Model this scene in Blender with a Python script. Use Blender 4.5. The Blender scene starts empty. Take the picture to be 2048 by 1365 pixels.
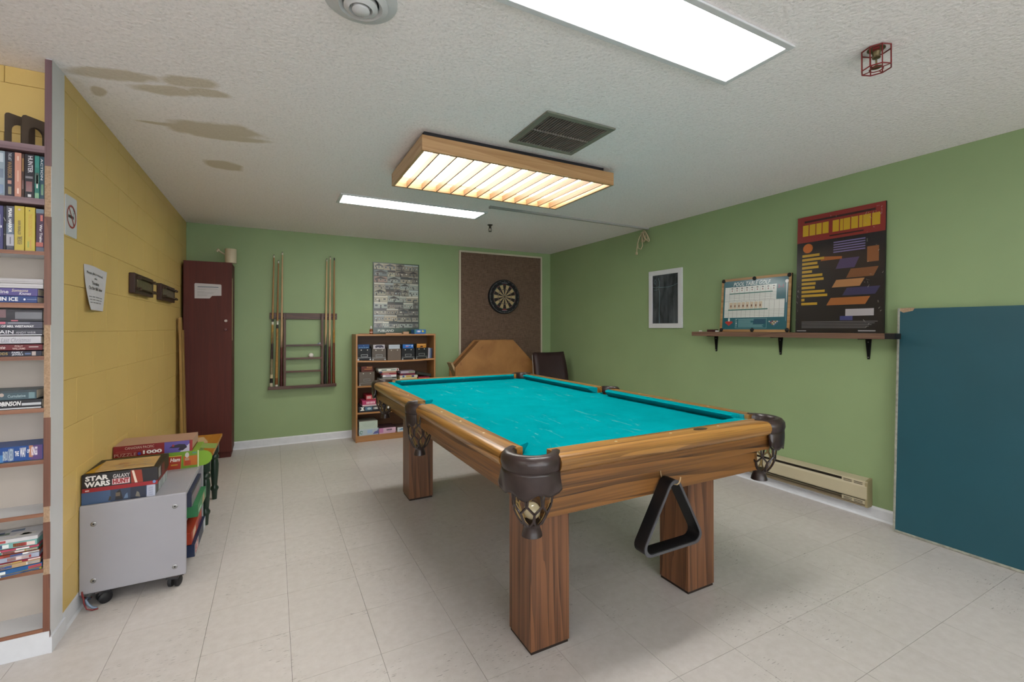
import bpy, bmesh, math, random
from mathutils import Matrix, Vector, Euler
random.seed(7)
S = bpy.context.scene
COL = S.collection
PI = math.pi

# ------------------------------------------------------------------ camera, light level
FPX, CYPX, YAW, PITCH, ROLL, CAMH = 907.6, 651.8, 0.48396, 0.00453, -0.00083, 1.2426
cam_d = bpy.data.cameras.new('camera')
cam = bpy.data.objects.new('camera', cam_d)
COL.objects.link(cam)
cam_d.sensor_width = 36.0
cam_d.sensor_fit = 'HORIZONTAL'
cam_d.lens = FPX / 2048 * 36.0
cam_d.shift_y = -(682.5 - CYPX) / 2048
cam_d.clip_start = 0.02
_f = Vector((math.sin(YAW) * math.cos(PITCH), math.cos(YAW) * math.cos(PITCH), math.sin(PITCH)))
_r = Vector((math.cos(YAW), -math.sin(YAW), 0))
_u = _r.cross(_f)
_r2 = _r * math.cos(ROLL) + _u * math.sin(ROLL)
_u2 = _u * math.cos(ROLL) - _r * math.sin(ROLL)
cam.matrix_world = Matrix(((_r2.x, _u2.x, -_f.x, 0), (_r2.y, _u2.y, -_f.y, 0), (_r2.z, _u2.z, -_f.z, CAMH), (0, 0, 0, 1)))
S.camera = cam

SKY_STRENGTH = 4.6
world = bpy.data.worlds.new('world')
world.use_nodes = True
world.node_tree.nodes['Background'].inputs[0].default_value = (0.93, 0.96, 1.0, 1)
world.node_tree.nodes['Background'].inputs[1].default_value = SKY_STRENGTH
S.world = world
S.view_settings.view_transform = 'Standard'
S.view_settings.look = 'None'
S.view_settings.gamma = 1
S.view_settings.use_curve_mapping = False
S.view_settings.exposure = 0.6
PANEL_STRENGTH = 15.0
LAMP_STRENGTH = 6.5

# room extents (metres, camera stands over the origin)
XL, XR, YB, H = -0.757, 3.456, 5.414, 2.28
XO, YR = -3.4, -3.2          # far side and rear of the room behind the camera
YC = 2.487                   # corner where the yellow block wall turns

# ------------------------------------------------------------------ materials
def lin(c):
    if isinstance(c, str):
        c = c.lstrip('#')
        c = tuple(int(c[i:i + 2], 16) / 255 for i in (0, 2, 4))
    return tuple((x / 12.92 if x <= 0.04045 else ((x + 0.055) / 1.055) ** 2.4) for x in c[:3]) + (1.0,)
def lob(c):
    """object colours: a little under the value seen on a lit surface"""
    c = lin(c)
    k = 0.66 + 0.32 * min(c[:3])
    return tuple(x * k for x in c[:3]) + (1.0,)

_mats = {}
class NT:
    def __init__(s, name):
        s.m = bpy.data.materials.new(name)
        s.m.use_nodes = True
        s.t = s.m.node_tree
        s.b = s.t.nodes['Principled BSDF']
    def n(s, typ, **kw):
        nd = s.t.nodes.new(typ)
        for k, v in kw.items():
            setattr(nd, k, v)
        return nd
    def l(s, a, b):
        s.t.links.new(a, b)
    def ramp(s, fac, stops):
        r = s.n('ShaderNodeValToRGB')
        e = r.color_ramp.elements
        while len(e) < len(stops):
            e.new(0.5)
        for i, (p, c) in enumerate(stops):
            e[i].position = p
            e[i].color = c if len(c) == 4 else tuple(c) + (1,)
        s.l(fac, r.inputs[0])
        return r
    def coords(s, kind='Object', scale=(1, 1, 1), loc=(0, 0, 0)):
        tc = s.n('ShaderNodeTexCoord')
        mp = s.n('ShaderNodeMapping')
        mp.inputs['Scale'].default_value = scale
        mp.inputs['Location'].default_value = loc
        if kind == 'World':
            g = s.n('ShaderNodeNewGeometry')
            s.l(g.outputs['Position'], mp.inputs['Vector'])
        else:
            s.l(tc.outputs[kind], mp.inputs['Vector'])
        return mp.outputs[0]
    def noise(s, vec, scale=5, detail=3, rough=0.5, dist=0.0):
        n = s.n('ShaderNodeTexNoise')
        n.inputs['Scale'].default_value = scale
        n.inputs['Detail'].default_value = detail
        n.inputs['Roughness'].default_value = rough
        n.inputs['Distortion'].default_value = dist
        s.l(vec, n.inputs['Vector'])
        return n.outputs[0]
    def mix(s, fac, a, b, blend='MIX'):
        m = s.n('ShaderNodeMix', data_type='RGBA', blend_type=blend)
        for sock, v in ((m.inputs[0], fac), (m.inputs[6], a), (m.inputs[7], b)):
            if isinstance(v, (int, float, tuple)):
                sock.default_value = v
            else:
                s.l(v, sock)
        return m.outputs[2]
    def math(s, op, a, b=None, clamp=False):
        m = s.n('ShaderNodeMath', operation=op, use_clamp=clamp)
        for i, v in enumerate((a, b)):
            if v is None:
                continue
            if isinstance(v, (int, float)):
                m.inputs[i].default_value = v
            else:
                s.l(v, m.inputs[i])
        return m.outputs[0]
    def bump(s, h, strength=0.3, dist=0.002):
        b = s.n('ShaderNodeBump')
        b.inputs['Strength'].default_value = strength
        b.inputs['Distance'].default_value = dist
        s.l(h, b.inputs['Height'])
        s.l(b.outputs[0], s.b.inputs['Normal'])

def mat(name, col, rough=0.55, metal=0.0, spec=0.4, var=0.0, vscale=8, bump=0.0, bscale=60, coat=0.0):
    if name in _mats:
        return _mats[name]
    k = NT(name)
    k.b.inputs['Roughness'].default_value = rough
    k.b.inputs['Metallic'].default_value = metal
    k.b.inputs['Specular IOR Level'].default_value = spec
    k.b.inputs['Coat Weight'].default_value = coat
    c = lob(col)
    vec = k.coords('Object')
    n = k.noise(vec, vscale, 3)
    lo = tuple(x * (1 - var) for x in c[:3]) + (1,)
    hi = tuple(min(1, x * (1 + var)) for x in c[:3]) + (1,)
    r = k.ramp(n, [(0.3, lo), (0.7, hi)])
    k.l(r.outputs[0], k.b.inputs['Base Color'])
    if bump:
        k.bump(k.noise(vec, bscale, 2), bump, 0.002)
    _mats[name] = k.m
    return k.m

def wood(name, dark, light, axis='x', rough=0.42, across=9, contrast=1.0, coat=0.15, rings=5.0):
    if name in _mats:
        return _mats[name]
    k = NT(name)
    a = {'x': (0.55, across, across), 'y': (across, 0.55, across), 'z': (across, across, 0.55)}[axis]
    v = k.coords('Object', a)
    n1 = k.noise(v, 1.3, 5, 0.6, 1.2)
    vw = k.coords('Object', tuple(x * (0.34 if x > 1 else 0.8) for x in a), (0.37, 0.21, 0.11))
    wv = k.n('ShaderNodeTexWave', wave_type='BANDS', bands_direction='DIAGONAL', wave_profile='SAW')
    wv.inputs['Scale'].default_value = rings * 0.35
    wv.inputs['Distortion'].default_value = 11.0
    wv.inputs['Detail'].default_value = 3
    wv.inputs['Detail Scale'].default_value = 0.6
    wv.inputs['Detail Roughness'].default_value = 0.6
    k.l(vw, wv.inputs['Vector'])
    v2 = k.coords('Object', tuple(x * (3.6 if x > 1 else 1.8) for x in a))
    n2 = k.noise(v2, 2.2, 3, 0.6)
    f = k.math('ADD', k.math('MULTIPLY', n1, 0.55), k.math('MULTIPLY', wv.outputs[1], 0.22 * contrast))
    f = k.math('ADD', f, k.math('MULTIPLY', n2, 0.46))
    r = k.ramp(f, [(0.41, lob(dark)), (0.72, lob(light))])
    k.l(r.outputs[0], k.b.inputs['Base Color'])
    k.b.inputs['Roughness'].default_value = rough
    k.b.inputs['Coat Weight'].default_value = coat
    k.b.inputs['Coat Roughness'].default_value = 0.25
    k.bump(n2, 0.08, 0.001)
    _mats[name] = k.m
    return k.m

def emis(name, col, strength):
    k = NT(name)
    k.b.inputs['Base Color'].default_value = (0.9, 0.9, 0.9, 1)
    k.b.inputs['Emission Color'].default_value = lin(col)
    k.b.inputs['Emission Strength'].default_value = strength
    return k.m

def print_mat(name, rough=0.45, coat=0.0):
    if name in _mats:
        return _mats[name]
    k = NT(name)
    at = k.n('ShaderNodeVertexColor', layer_name='Col')
    k.l(at.outputs[0], k.b.inputs['Base Color'])
    k.b.inputs['Roughness'].default_value = rough
    k.b.inputs['Coat Weight'].default_value = coat
    k.b.inputs['Coat Roughness'].default_value = 0.12
    _mats[name] = k.m
    return k.m

PRINT = print_mat('printed_surface')
GLOSS = print_mat('glossy_printed_surface', 0.3, 0.35)

def floor_mat():
    k = NT('vinyl_tile')
    v = k.coords('World')
    inf = k.n('ShaderNodeObjectInfo')
    n1 = k.noise(v, 26, 5, 0.65)
    n2 = k.noise(v, 1.4, 2)
    base = k.ramp(n1, [(0.3, lin('#c0bab6')), (0.72, lin('#cdc8c5'))]).outputs[0]
    base = k.mix(k.math('MULTIPLY', n2, 0.25), base, lin('#c2bbb4'))
    tint = k.ramp(inf.outputs['Random'], [(0, (0.95, 0.95, 0.945, 1)), (1, (1, 1, 1, 1))]).outputs[0]
    base = k.mix(1.0, base, tint, 'MULTIPLY')
    # scuffs: short dark strokes with their own shape
    s1 = k.noise(k.coords('World', (14, 75, 1)), 2.5, 1, 0.5)
    s2 = k.noise(k.coords('World', (1, 1, 1), (3.3, 1.7, 0)), 2.6, 1)
    sc = k.math('MULTIPLY', k.math('GREATER_THAN', s1, 0.69), k.math('GREATER_THAN', s2, 0.545))
    sc = k.math('MULTIPLY', sc, 0.55)
    base = k.mix(sc, base, lin('#4c4a44'))
    k.l(base, k.b.inputs['Base Color'])
    k.b.inputs['Roughness'].default_value = 0.33
    k.b.inputs['Specular IOR Level'].default_value = 0.4
    k.bump(n1, 0.04, 0.001)
    return k.m

def wall_paint(name, col, bump=0.12, bscale=140, rough=0.5):
    k = NT(name)
    v = k.coords('World')
    n = k.noise(v, 2.2, 3)
    c = lin(col)
    r = k.ramp(n, [(0.3, tuple(x * 0.95 for x in c[:3]) + (1,)), (0.7, tuple(x * 1.04 for x in c[:3]) + (1,))])
    k.l(r.outputs[0], k.b.inputs['Base Color'])
    k.b.inputs['Roughness'].default_value = rough
    k.b.inputs['Specular IOR Level'].default_value = 0.35
    k.bump(k.noise(v, bscale, 3), bump, 0.002)
    return k.m

def ceiling_mat():
    k = NT('stippled_ceiling')
    v = k.coords('World')
    n1 = k.noise(v, 85, 4, 0.7)
    vo = k.n('ShaderNodeTexVoronoi')
    vo.inputs['Scale'].default_value = 60
    k.l(v, vo.inputs['Vector'])
    col = k.ramp(n1, [(0.30, lin('#e3dddd')), (0.5, lin('#f4eeee'))]).outputs[0]
    pit = k.math('MULTIPLY', k.math('LESS_THAN', vo.outputs[0], 0.12), k.math('GREATER_THAN', k.noise(v, 14, 1), 0.56))
    col = k.mix(k.math('MULTIPLY', pit, 0.45), col, lin('#8c8c8a'))
    # water stains, each an ellipse with a ragged edge
    wob = k.noise(v, 5, 3, 0.6)
    stains = [(-0.58, 2.40, 0.19, 0.050, -0.28), (-0.42, 2.45, 0.13, 0.045, -0.24), (-0.315, 2.32, 0.12, 0.055, -0.26), (-0.255, 2.39, 0.09, 0.045, -0.12),
              (-0.26, 2.82, 0.22, 0.100, -0.16), (-0.20, 2.90, 0.17, 0.040, -0.22), (-0.48, 2.86, 0.14, 0.020, -0.12), (-0.285, 3.41, 0.11, 0.090, -0.1), (-0.68, 2.60, 0.03, 0.06, 0.3)]
    mask = None
    for (x, y, a, b, rot) in stains:
        sub = k.n('ShaderNodeVectorMath', operation='SUBTRACT')
        k.l(v, sub.inputs[0])
        sub.inputs[1].default_value = (x, y, H)
        vr = k.n('ShaderNodeVectorRotate', rotation_type='Z_AXIS')
        k.l(sub.outputs[0], vr.inputs['Vector'])
        vr.inputs['Angle'].default_value = -rot
        sc = k.n('ShaderNodeVectorMath', operation='MULTIPLY')
        k.l(vr.outputs[0], sc.inputs[0])
        sc.inputs[1].default_value = (1 / a, 1 / b, 0)
        ln = k.n('ShaderNodeVectorMath', operation='LENGTH')
        k.l(sc.outputs[0], ln.inputs[0])
        d = k.math('ADD', ln.outputs['Value'], k.math('MULTIPLY', k.math('SUBTRACT', wob, 0.5), 1.5))
        mr = k.n('ShaderNodeMapRange')
        mr.inputs['From Min'].default_value = 0.8
        mr.inputs['From Max'].default_value = 1.12
        mr.inputs['To Min'].default_value = 1
        mr.inputs['To Max'].default_value = 0
        k.l(d, mr.inputs['Value'])
        mask = mr.outputs[0] if mask is None else k.math('MAXIMUM', mask, mr.outputs[0])
    col = k.mix(k.math('MULTIPLY', mask, 0.75), col, lin('#c5b79f'))
    k.l(col, k.b.inputs['Base Color'])
    k.b.inputs['Roughness'].default_value = 0.9
    k.b.inputs['Specular IOR Level'].default_value = 0.1
    k.bump(k.math('ADD', n1, k.math('MULTIPLY', vo.outputs[0], 0.6)), 0.55, 0.006)
    return k.m

def felt_mat(name, col):
    if name in _mats:
        return _mats[name]
    k = NT(name)
    v = k.coords('World')
    c = lob(col)
    n = k.noise(v, 5, 4, 0.6)
    base = k.ramp(n, [(0.3, tuple(x * 0.9 for x in c[:3]) + (1,)), (0.75, tuple(min(1, x * 1.1) for x in c[:3]) + (1,))]).outputs[0]
    s1 = k.noise(k.coords('World', (26, 5, 1)), 1.4, 3, 0.6, 0.8)
    s2 = k.noise(k.coords('World', (1, 1, 1), (2, 5, 0)), 2.3, 2)
    ch = k.math('MULTIPLY', k.ramp(s1, [(0.60, (0, 0, 0, 1)), (0.76, (1, 1, 1, 1))]).outputs[0], k.ramp(s2, [(0.45, (0, 0, 0, 1)), (0.65, (1, 1, 1, 1))]).outputs[0])
    base = k.mix(k.math('MULTIPLY', ch, 0.35), base, lob('#9fd6d8'))
    k.l(base, k.b.inputs['Base Color'])
    k.b.inputs['Roughness'].default_value = 0.95
    k.b.inputs['Specular IOR Level'].default_value = 0.0
    k.b.inputs['Sheen Weight'].default_value = 0.0
    k.bump(k.noise(v, 400, 2), 0.1, 0.001)
    _mats[name] = k.m
    return k.m

def chip_mat():
    k = NT('bare_chipboard')
    v = k.coords('Object')
    n = k.noise(v, 160, 4, 0.7)
    k.l(k.ramp(n, [(0.3, lob('#a8896b')), (0.7, lob('#d2b294'))]).outputs[0], k.b.inputs['Base Color'])
    k.b.inputs['Roughness'].default_value = 0.85
    k.bump(n, 0.4, 0.002)
    return k.m

def burlap_mat():
    k = NT('brown_burlap')
    a = k.noise(k.coords('Object', (300, 300, 18)), 1, 2)
    b = k.noise(k.coords('Object', (18, 18, 300)), 1, 2)
    c = k.noise(k.coords('Object'), 3, 3)
    f = k.math('ADD', k.math('MULTIPLY', a, 0.5), k.math('MULTIPLY', b, 0.5))
    col = k.ramp(f, [(0.36, lob('#5a4638')), (0.62, lob('#957a66'))]).outputs[0]
    col = k.mix(k.math('MULTIPLY', c, 0.5), col, lob('#70594a'))
    k.l(col, k.b.inputs['Base Color'])
    k.b.inputs['Roughness'].default_value = 0.95
    k.bump(f, 0.4, 0.002)
    return k.m

def slate_mat():
    k = NT('chalky_slate')
    v = k.coords('Object', (9, 1, 2.2))
    n = k.noise(v, 1.6, 4, 0.6, 0.4)
    k.l(k.ramp(n, [(0.35, lob('#20262e')), (0.75, lob('#6a7078'))]).outputs[0], k.b.inputs['Base Color'])
    k.b.inputs['Roughness'].default_value = 0.35
    return k.m

def brownboard_mat():
    k = NT('worn_brown_laminate')
    v = k.coords('Object')
    n = k.noise(v, 4, 4, 0.6, 0.8)
    col = k.ramp(n, [(0.3, lob('#a4703c')), (0.7, lob('#c0894d'))]).outputs[0]
    st = k.math('GREATER_THAN', k.noise(k.coords('Object', (2, 2, 2), (4, 1, 2)), 2.5, 5, 0.7, 1.2), 0.66)
    col = k.mix(k.math('MULTIPLY', st, 0.4), col, lob('#7a4a24'))
    k.l(col, k.b.inputs['Base Color'])
    k.b.inputs['Roughness'].default_value = 0.5
    return k.m

FLOOR = floor_mat()
CEIL = ceiling_mat()
GREEN = wall_paint('green_wall_paint', '#8fa478')
YELLOW = wall_paint('yellow_block_paint', '#d3b56f', 0.25, 90, 0.45)
REARW = wall_paint('pale_wall_paint', '#cfcabc')
WHITE = mat('white_paint', '#dcdde0', 0.45, var=0.03)
TRIMW = mat('white_vinyl_baseboard', '#dfe2e8', 0.4, var=0.04, vscale=20)
OAKX = wood('oak_grain_x', '#43260f', '#99662f', 'x', 0.42, 20, 1.3, 0.15, 4)
OAKY = wood('oak_grain_y', '#43260f', '#99662f', 'y', 0.42, 20, 1.3, 0.15, 4)
TOPX = wood('rail_oak_x', '#5f3917', '#c08a45', 'x', 0.3, 20, 1.3, 0.3, 4)
TOPY = wood('rail_oak_y', '#5f3917', '#c08a45', 'y', 0.3, 20, 1.3, 0.3, 4)
LEGW = wood('leg_oak_z', '#432616', '#8f5e3c', 'z', 0.45, 24, 1.2, 0.15, 4)
LAMPX = wood('lamp_oak_x', '#b58250', '#d6aa78', 'x', 0.45, 14, 0.8)
LAMPY = wood('lamp_oak_y', '#c39766', '#dcb88c', 'y', 0.45, 14, 0.8)
BEECH = wood('beech_laminate', '#b97f48', '#cd965f', 'z', 0.45, 12, 0.35)
BEECHX = wood('beech_laminate_x', '#b97f48', '#cd965f', 'x', 0.45, 12, 0.35)
RACKW = wood('rack_walnut', '#46291b', '#704530', 'x', 0.5, 14, 0.7)
RACKZ = wood('rack_walnut_z', '#46291b', '#704530', 'z', 0.5, 14, 0.7)
MAHOG = wood('mahogany_laminate', '#5a1a10', '#6c251a', 'z', 0.62, 10, 0.4, 0.0)
SHELFW = wood('walnut_shelf', '#6b4a3a', '#9a7660', 'y', 0.5, 14, 0.8)
EDGEW = wood('brown_edge_veneer', '#6e4130', '#97614a', 'z', 0.5, 20, 0.7)
EDGEX = wood('brown_edge_veneer_x', '#8a5640', '#b07a5c', 'x', 0.5, 20, 0.5)
MAUVEZ = wood('mauve_brown_veneer', '#64464c', '#8d6a70', 'z', 0.45, 20, 0.5)
MAUVEX = wood('mauve_brown_veneer_x', '#7d6068', '#a48890', 'x', 0.45, 20, 0.5)
YTABLE = wood('honey_pine', '#c77f1d', '#e0a03c', 'y', 0.4, 7, 0.5)
CHIP = chip_mat()
FELT = felt_mat('teal_felt', '#05a2ad')
LEATHER = mat('brown_leather', '#382a28', 0.30, spec=0.5, var=0.25, vscale=30, bump=0.15, bscale=200)
NETTAN = mat('tan_leather_inside', '#b0935c', 0.6, var=0.15)
BLACK = mat('black_plastic', '#17171a', 0.45)
BLACKM = mat('black_metal', '#1b1b1e', 0.4, 0.6)
DARKN = mat('dark_navy_metal', '#23242c', 0.6)
STEEL = mat('brushed_steel', '#a9a9a8', 0.35, 0.9)
BRASS = mat('aged_brass', '#8f8262', 0.4, 0.85, var=0.2, vscale=40)
CREAM = mat('cream_enamel', '#cfc4a6', 0.4, var=0.03)
GREYL = mat('grey_laminate', '#aeadb4', 0.45, var=0.02)
PAPER = mat('white_paper', '#d8d6dc', 0.8)
PAGES = mat('book_pages', '#d3c7b4', 0.85, var=0.08, vscale=60)

# ------------------------------------------------------------------ mesh helpers
_font_cache = {}
def text_mesh(s, bold=0.0, shear=0.0):
    key = (s, bold, shear)
    if key in _font_cache:
        return _font_cache[key]
    c = bpy.data.curves.new('t', 'FONT')
    c.body = s
    c.size = 1
    c.offset = bold
    c.shear = shear
    c.resolution_u = 2
    o = bpy.data.objects.new('t', c)
    me = bpy.data.meshes.new_from_object(o)
    vs = [v.co.copy() for v in me.vertices]
    fs = [tuple(p.vertices) for p in me.polygons]
    bpy.data.objects.remove(o)
    bpy.data.curves.remove(c)
    bpy.data.meshes.remove(me)
    if vs:
        x0, x1 = min(v.x for v in vs), max(v.x for v in vs)
        y0, y1 = min(v.y for v in vs), max(v.y for v in vs)
        vs = [((v.x - x0) / max(1e-6, x1 - x0), (v.y - y0) / max(1e-6, y1 - y0)) for v in vs]
    _font_cache[key] = (vs, fs)
    return vs, fs

class MB:
    def __init__(s):
        s.v, s.f, s.c = [], [], []
    def add(s, vs, fs, col=None):
        o = len(s.v)
        s.v += [tuple(v) for v in vs]
        s.f += [tuple(i + o for i in f) for f in fs]
        s.c += [lob(col) if col is not None else (0.5, 0.5, 0.5, 1)] * len(fs)
        return s
    def box(s, x0, x1, y0, y1, z0, z1, col=None, M=None):
        vs = [(x, y, z) for z in (z0, z1) for y in (y0, y1) for x in (x0, x1)]
        if M is not None:
            vs = [M @ Vector(v) for v in vs]
        return s.add(vs, [(0, 2, 3, 1), (4, 5, 7, 6), (0, 1, 5, 4), (2, 6, 7, 3), (0, 4, 6, 2), (1, 3, 7, 5)], col)
    def prism(s, poly, axis, a, b, col=None):
        """poly in the two other axes in order (x:yz, y:xz, z:xy)"""
        n = len(poly)
        def P(p, t):
            return {'x': (t, p[0], p[1]), 'y': (p[0], t, p[1]), 'z': (p[0], p[1], t)}[axis]
        vs = [P(p, a) for p in poly] + [P(p, b) for p in poly]
        fs = [tuple(range(n))[::-1], tuple(range(n, 2 * n))]
        fs += [(i, (i + 1) % n, n + (i + 1) % n, n + i) for i in range(n)]
        return s.add(vs, fs, col)
    def lathe(s, prof, n=16, c=(0, 0, 0), axis='z', col=None, cap=True):
        vs, fs = [], []
        for (r, t) in prof:
            for k in range(n):
                a = 2 * PI * k / n
                p, q = r * math.cos(a), r * math.sin(a)
                vs.append({'z': (c[0] + p, c[1] + q, c[2] + t), 'y': (c[0] + p, c[1] + t, c[2] + q), 'x': (c[0] + t, c[1] + p, c[2] + q)}[axis])
        m = len(prof)
        for i in range(m - 1):
            for k in range(n):
                fs.append((i * n + k, i * n + (k + 1) % n, (i + 1) * n + (k + 1) % n, (i + 1) * n + k))
        if cap:
            fs.append(tuple(range(n))[::-1])
            fs.append(tuple((m - 1) * n + k for k in range(n)))
        return s.add(vs, fs, col)
    def tube(s, path, r, n=6, closed=False, col=None):
        path = [Vector(p) for p in path]
        m = len(path)
        vs, fs = [], []
        prev = None
        for i, p in enumerate(path):
            if closed:
                t = path[(i + 1) % m] - path[i - 1]
            else:
                t = path[min(i + 1, m - 1)] - path[max(i - 1, 0)]
            if t.length < 1e-9:
                t = Vector((0, 0, 1))
            t.normalize()
            if prev is None:
                up = Vector((0, 0, 1)) if abs(t.z) < 0.9 else Vector((1, 0, 0))
                a = t.cross(up).normalized()
            else:
                a = (prev - t * prev.dot(t))
                a = a.normalized() if a.length > 1e-6 else t.orthogonal().normalized()
            prev = a
            b = t.cross(a)
            rr = r[i] if isinstance(r, (list, tuple)) else r
            for k in range(n):
                an = 2 * PI * k / n
                vs.append(p + a * rr * math.cos(an) + b * rr * math.sin(an))
        for i in range(m - 1 + (1 if closed else 0)):
            j = (i + 1) % m
            for k in range(n):
                fs.append((i * n + k, i * n + (k + 1) % n, j * n + (k + 1) % n, j * n + k))
        if not closed:
            fs.append(tuple(range(n))[::-1])
            fs.append(tuple((m - 1) * n + k for k in range(n)))
        return s.add(vs, fs, col)
    # flat print on the front plane (faces -Y); y is the depth of the layer
    def rect(s, x0, x1, z0, z1, col, y=0.0):
        return s.add([(x0, y, z0), (x1, y, z0), (x1, y, z1), (x0, y, z1)], [(0, 1, 2, 3)], col)
    def poly(s, pts, col, y=0.0):
        return s.add([(p[0], y, p[1]) for p in pts], [tuple(range(len(pts)))], col)
    def disc(s, x, z, rx, rz, col, y=0.0, n=20):
        return s.poly([(x + rx * math.cos(2 * PI * k / n), z + rz * math.sin(2 * PI * k / n)) for k in range(n)], col, y)
    def ring(s, x, z, r0, r1, col, y=0.0, n=28, a0=0, a1=2 * PI):
        vs, fs = [], []
        for k in range(n + 1):
            a = a0 + (a1 - a0) * k / n
            vs += [(x + r0 * math.cos(a), y, z + r0 * math.sin(a)), (x + r1 * math.cos(a), y, z + r1 * math.sin(a))]
        for k in range(n):
            fs.append((2 * k, 2 * k + 1, 2 * k + 3, 2 * k + 2))
        return s.add(vs, fs, col)
    def text(s, t, x0, x1, z0, z1, col, y=0.0, bold=0.012, shear=0.0, rot=0):
        vs, fs = text_mesh(t, bold, shear)
        out = []
        for (a, b) in vs:
            if rot == 0:
                out.append((x0 + a * (x1 - x0), y, z0 + b * (z1 - z0)))
            elif rot == -90:      # reads downwards
                out.append((x0 + b * (x1 - x0), y, z1 - a * (z1 - z0)))
            else:                 # reads upwards
                out.append((x1 - b * (x1 - x0), y, z0 + a * (z1 - z0)))
        return s.add(out, fs, col)
    def xform(s, M, start=0):
        for i in range(start, len(s.v)):
            s.v[i] = tuple(M @ Vector(s.v[i]))
        return s
    def build(s, name, material, parent=None, bevel=0.0, smooth=False, seg=2):
        me = bpy.data.meshes.new(name)
        me.from_pydata(s.v, [], s.f)
        me.materials.append(material)
        if material in (PRINT, GLOSS):
            ca = me.color_attributes.new('Col', 'FLOAT_COLOR', 'CORNER')
            for p, c in zip(me.polygons, s.c):
                for li in p.loop_indices:
                    ca.data[li].color = c
        else:
            bm = bmesh.new()
            bm.from_mesh(me)
            bmesh.ops.recalc_face_normals(bm, faces=bm.faces)
            bm.to_mesh(me)
            bm.free()
        if smooth:
            me.polygons.foreach_set('use_smooth', [True] * len(me.polygons))
            me.set_sharp_from_angle(angle=math.radians(40))
        o = bpy.data.objects.new(name, me)
        COL.objects.link(o)
        if parent is not None:
            o.parent = parent
        if bevel:
            b = o.modifiers.new('bevel', 'BEVEL')
            b.width = bevel
            b.segments = seg
            b.limit_method = 'ANGLE'
            b.angle_limit = math.radians(35)
        return o

def tag(o, label, cat, group=None, kind=None):
    o['label'] = label
    o['category'] = cat
    if group:
        o['group'] = group
    if kind:
        o['kind'] = kind
    return o
def thing(name, label, cat, loc=(0, 0, 0), rz=0.0, rx=0.0, ry=0.0, group=None):
    o = bpy.data.objects.new(name, None)
    o.empty_display_size = 0.05
    COL.objects.link(o)
    o.location = loc
    o.rotation_euler = (rx, ry, rz)
    return tag(o, label, cat, group)
def structure(o, label=None):
    o['kind'] = 'structure'
    if label:
        o['label'] = label
    return o
def place(o, loc, rz=0.0, rx=0.0, ry=0.0):
    o.location = loc
    o.rotation_euler = (rx, ry, rz)
    return o
def cpy(o, parent=None):
    c = o.copy()
    COL.objects.link(c)
    c.parent = parent
    return c
def copy_tree(o, parent=None):
    c = cpy(o, parent)
    for ch in list(o.children):
        copy_tree(ch, c)
    return c

def project(p):
    d = Vector(p) - Vector((0, 0, CAMH))
    z = d.dot(_f)
    if z < 0.05:
        return None
    return 1024 + FPX * d.dot(_r2) / z, CYPX - FPX * d.dot(_u2) / z

# ------------------------------------------------------------------ room shell
fl = structure(MB().box(XO, XR, YR, YB, -0.12, -0.003).build('floor', mat('tile_adhesive', '#4a443e', 0.9)), 'beige vinyl tile floor with scuff marks')
TS, TX0, TY0 = 0.304, -0.243, 2.07
cells = []
i0, i1 = math.floor((XO - TX0) / TS), math.ceil((XR - TX0) / TS)
j0, j1 = math.floor((YR - TY0) / TS), math.ceil((YB - TY0) / TS)
for i in range(i0, i1):
    for j in range(j0, j1):
        x0, x1 = max(XO, TX0 + i * TS), min(XR, TX0 + (i + 1) * TS)
        y0, y1 = max(YR, TY0 + j * TS), min(YB, TY0 + (j + 1) * TS)
        if x1 - x0 < 0.01 or y1 - y0 < 0.01:
            continue
        vis = False
        for (px, py) in ((x0, y0), (x1, y0), (x0, y1), (x1, y1)):
            q = project((px, py, 0))
            if q and -30 < q[0] < 2078 and q[1] < 1395:
                vis = True
        if x1 <= XL - 0.03 and y0 > YC:
            continue
        cells.append((vis, (x0 + x1) ** 2 + (y0 + y1) ** 2, x0, x1, y0, y1))
show = sorted([c for c in cells if c[0]], key=lambda c: c[1])[:300]
rest = [c for c in cells if c not in show]
G = 0.0006
full_me = None
for c in show:
    _, _, x0, x1, y0, y1 = c
    cx, cy = (x0 + x1) / 2, (y0 + y1) / 2
    isfull = abs(x1 - x0 - TS) < 1e-4 and abs(y1 - y0 - TS) < 1e-4
    if isfull and full_me:
        o = bpy.data.objects.new('tile', full_me)
        COL.objects.link(o)
        o.parent = fl
    else:
        hx, hy = (x1 - x0) / 2 - G, (y1 - y0) / 2 - G
        o = MB().box(-hx, hx, -hy, hy, -0.0035, 0).build('tile', FLOOR, fl)
        if isfull:
            full_me = o.data
    o.location = (cx, cy, random.uniform(-0.0003, 0))
m = MB()
for c in rest:
    _, _, x0, x1, y0, y1 = c
    m.box(x0 + G, x1 - G, y0 + G, y1 - G, -0.0035, 0)
o = m.build('tile_field', FLOOR, fl)
o['kind'] = 'stuff'

structure(MB().box(XO, XR, YR, YB, H, H + 0.1).build('ceiling', CEIL), 'white stippled ceiling with brown water stains')
structure(MB().box(XL - 0.15, XR + 0.15, YB, YB + 0.12, -0.1, H + 0.1).build('wall_back', GREEN), 'green painted back wall')
structure(MB().box(XR, XR + 0.12, YR, YB, -0.1, H + 0.1).build('wall_right', GREEN), 'green painted side wall')
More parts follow.
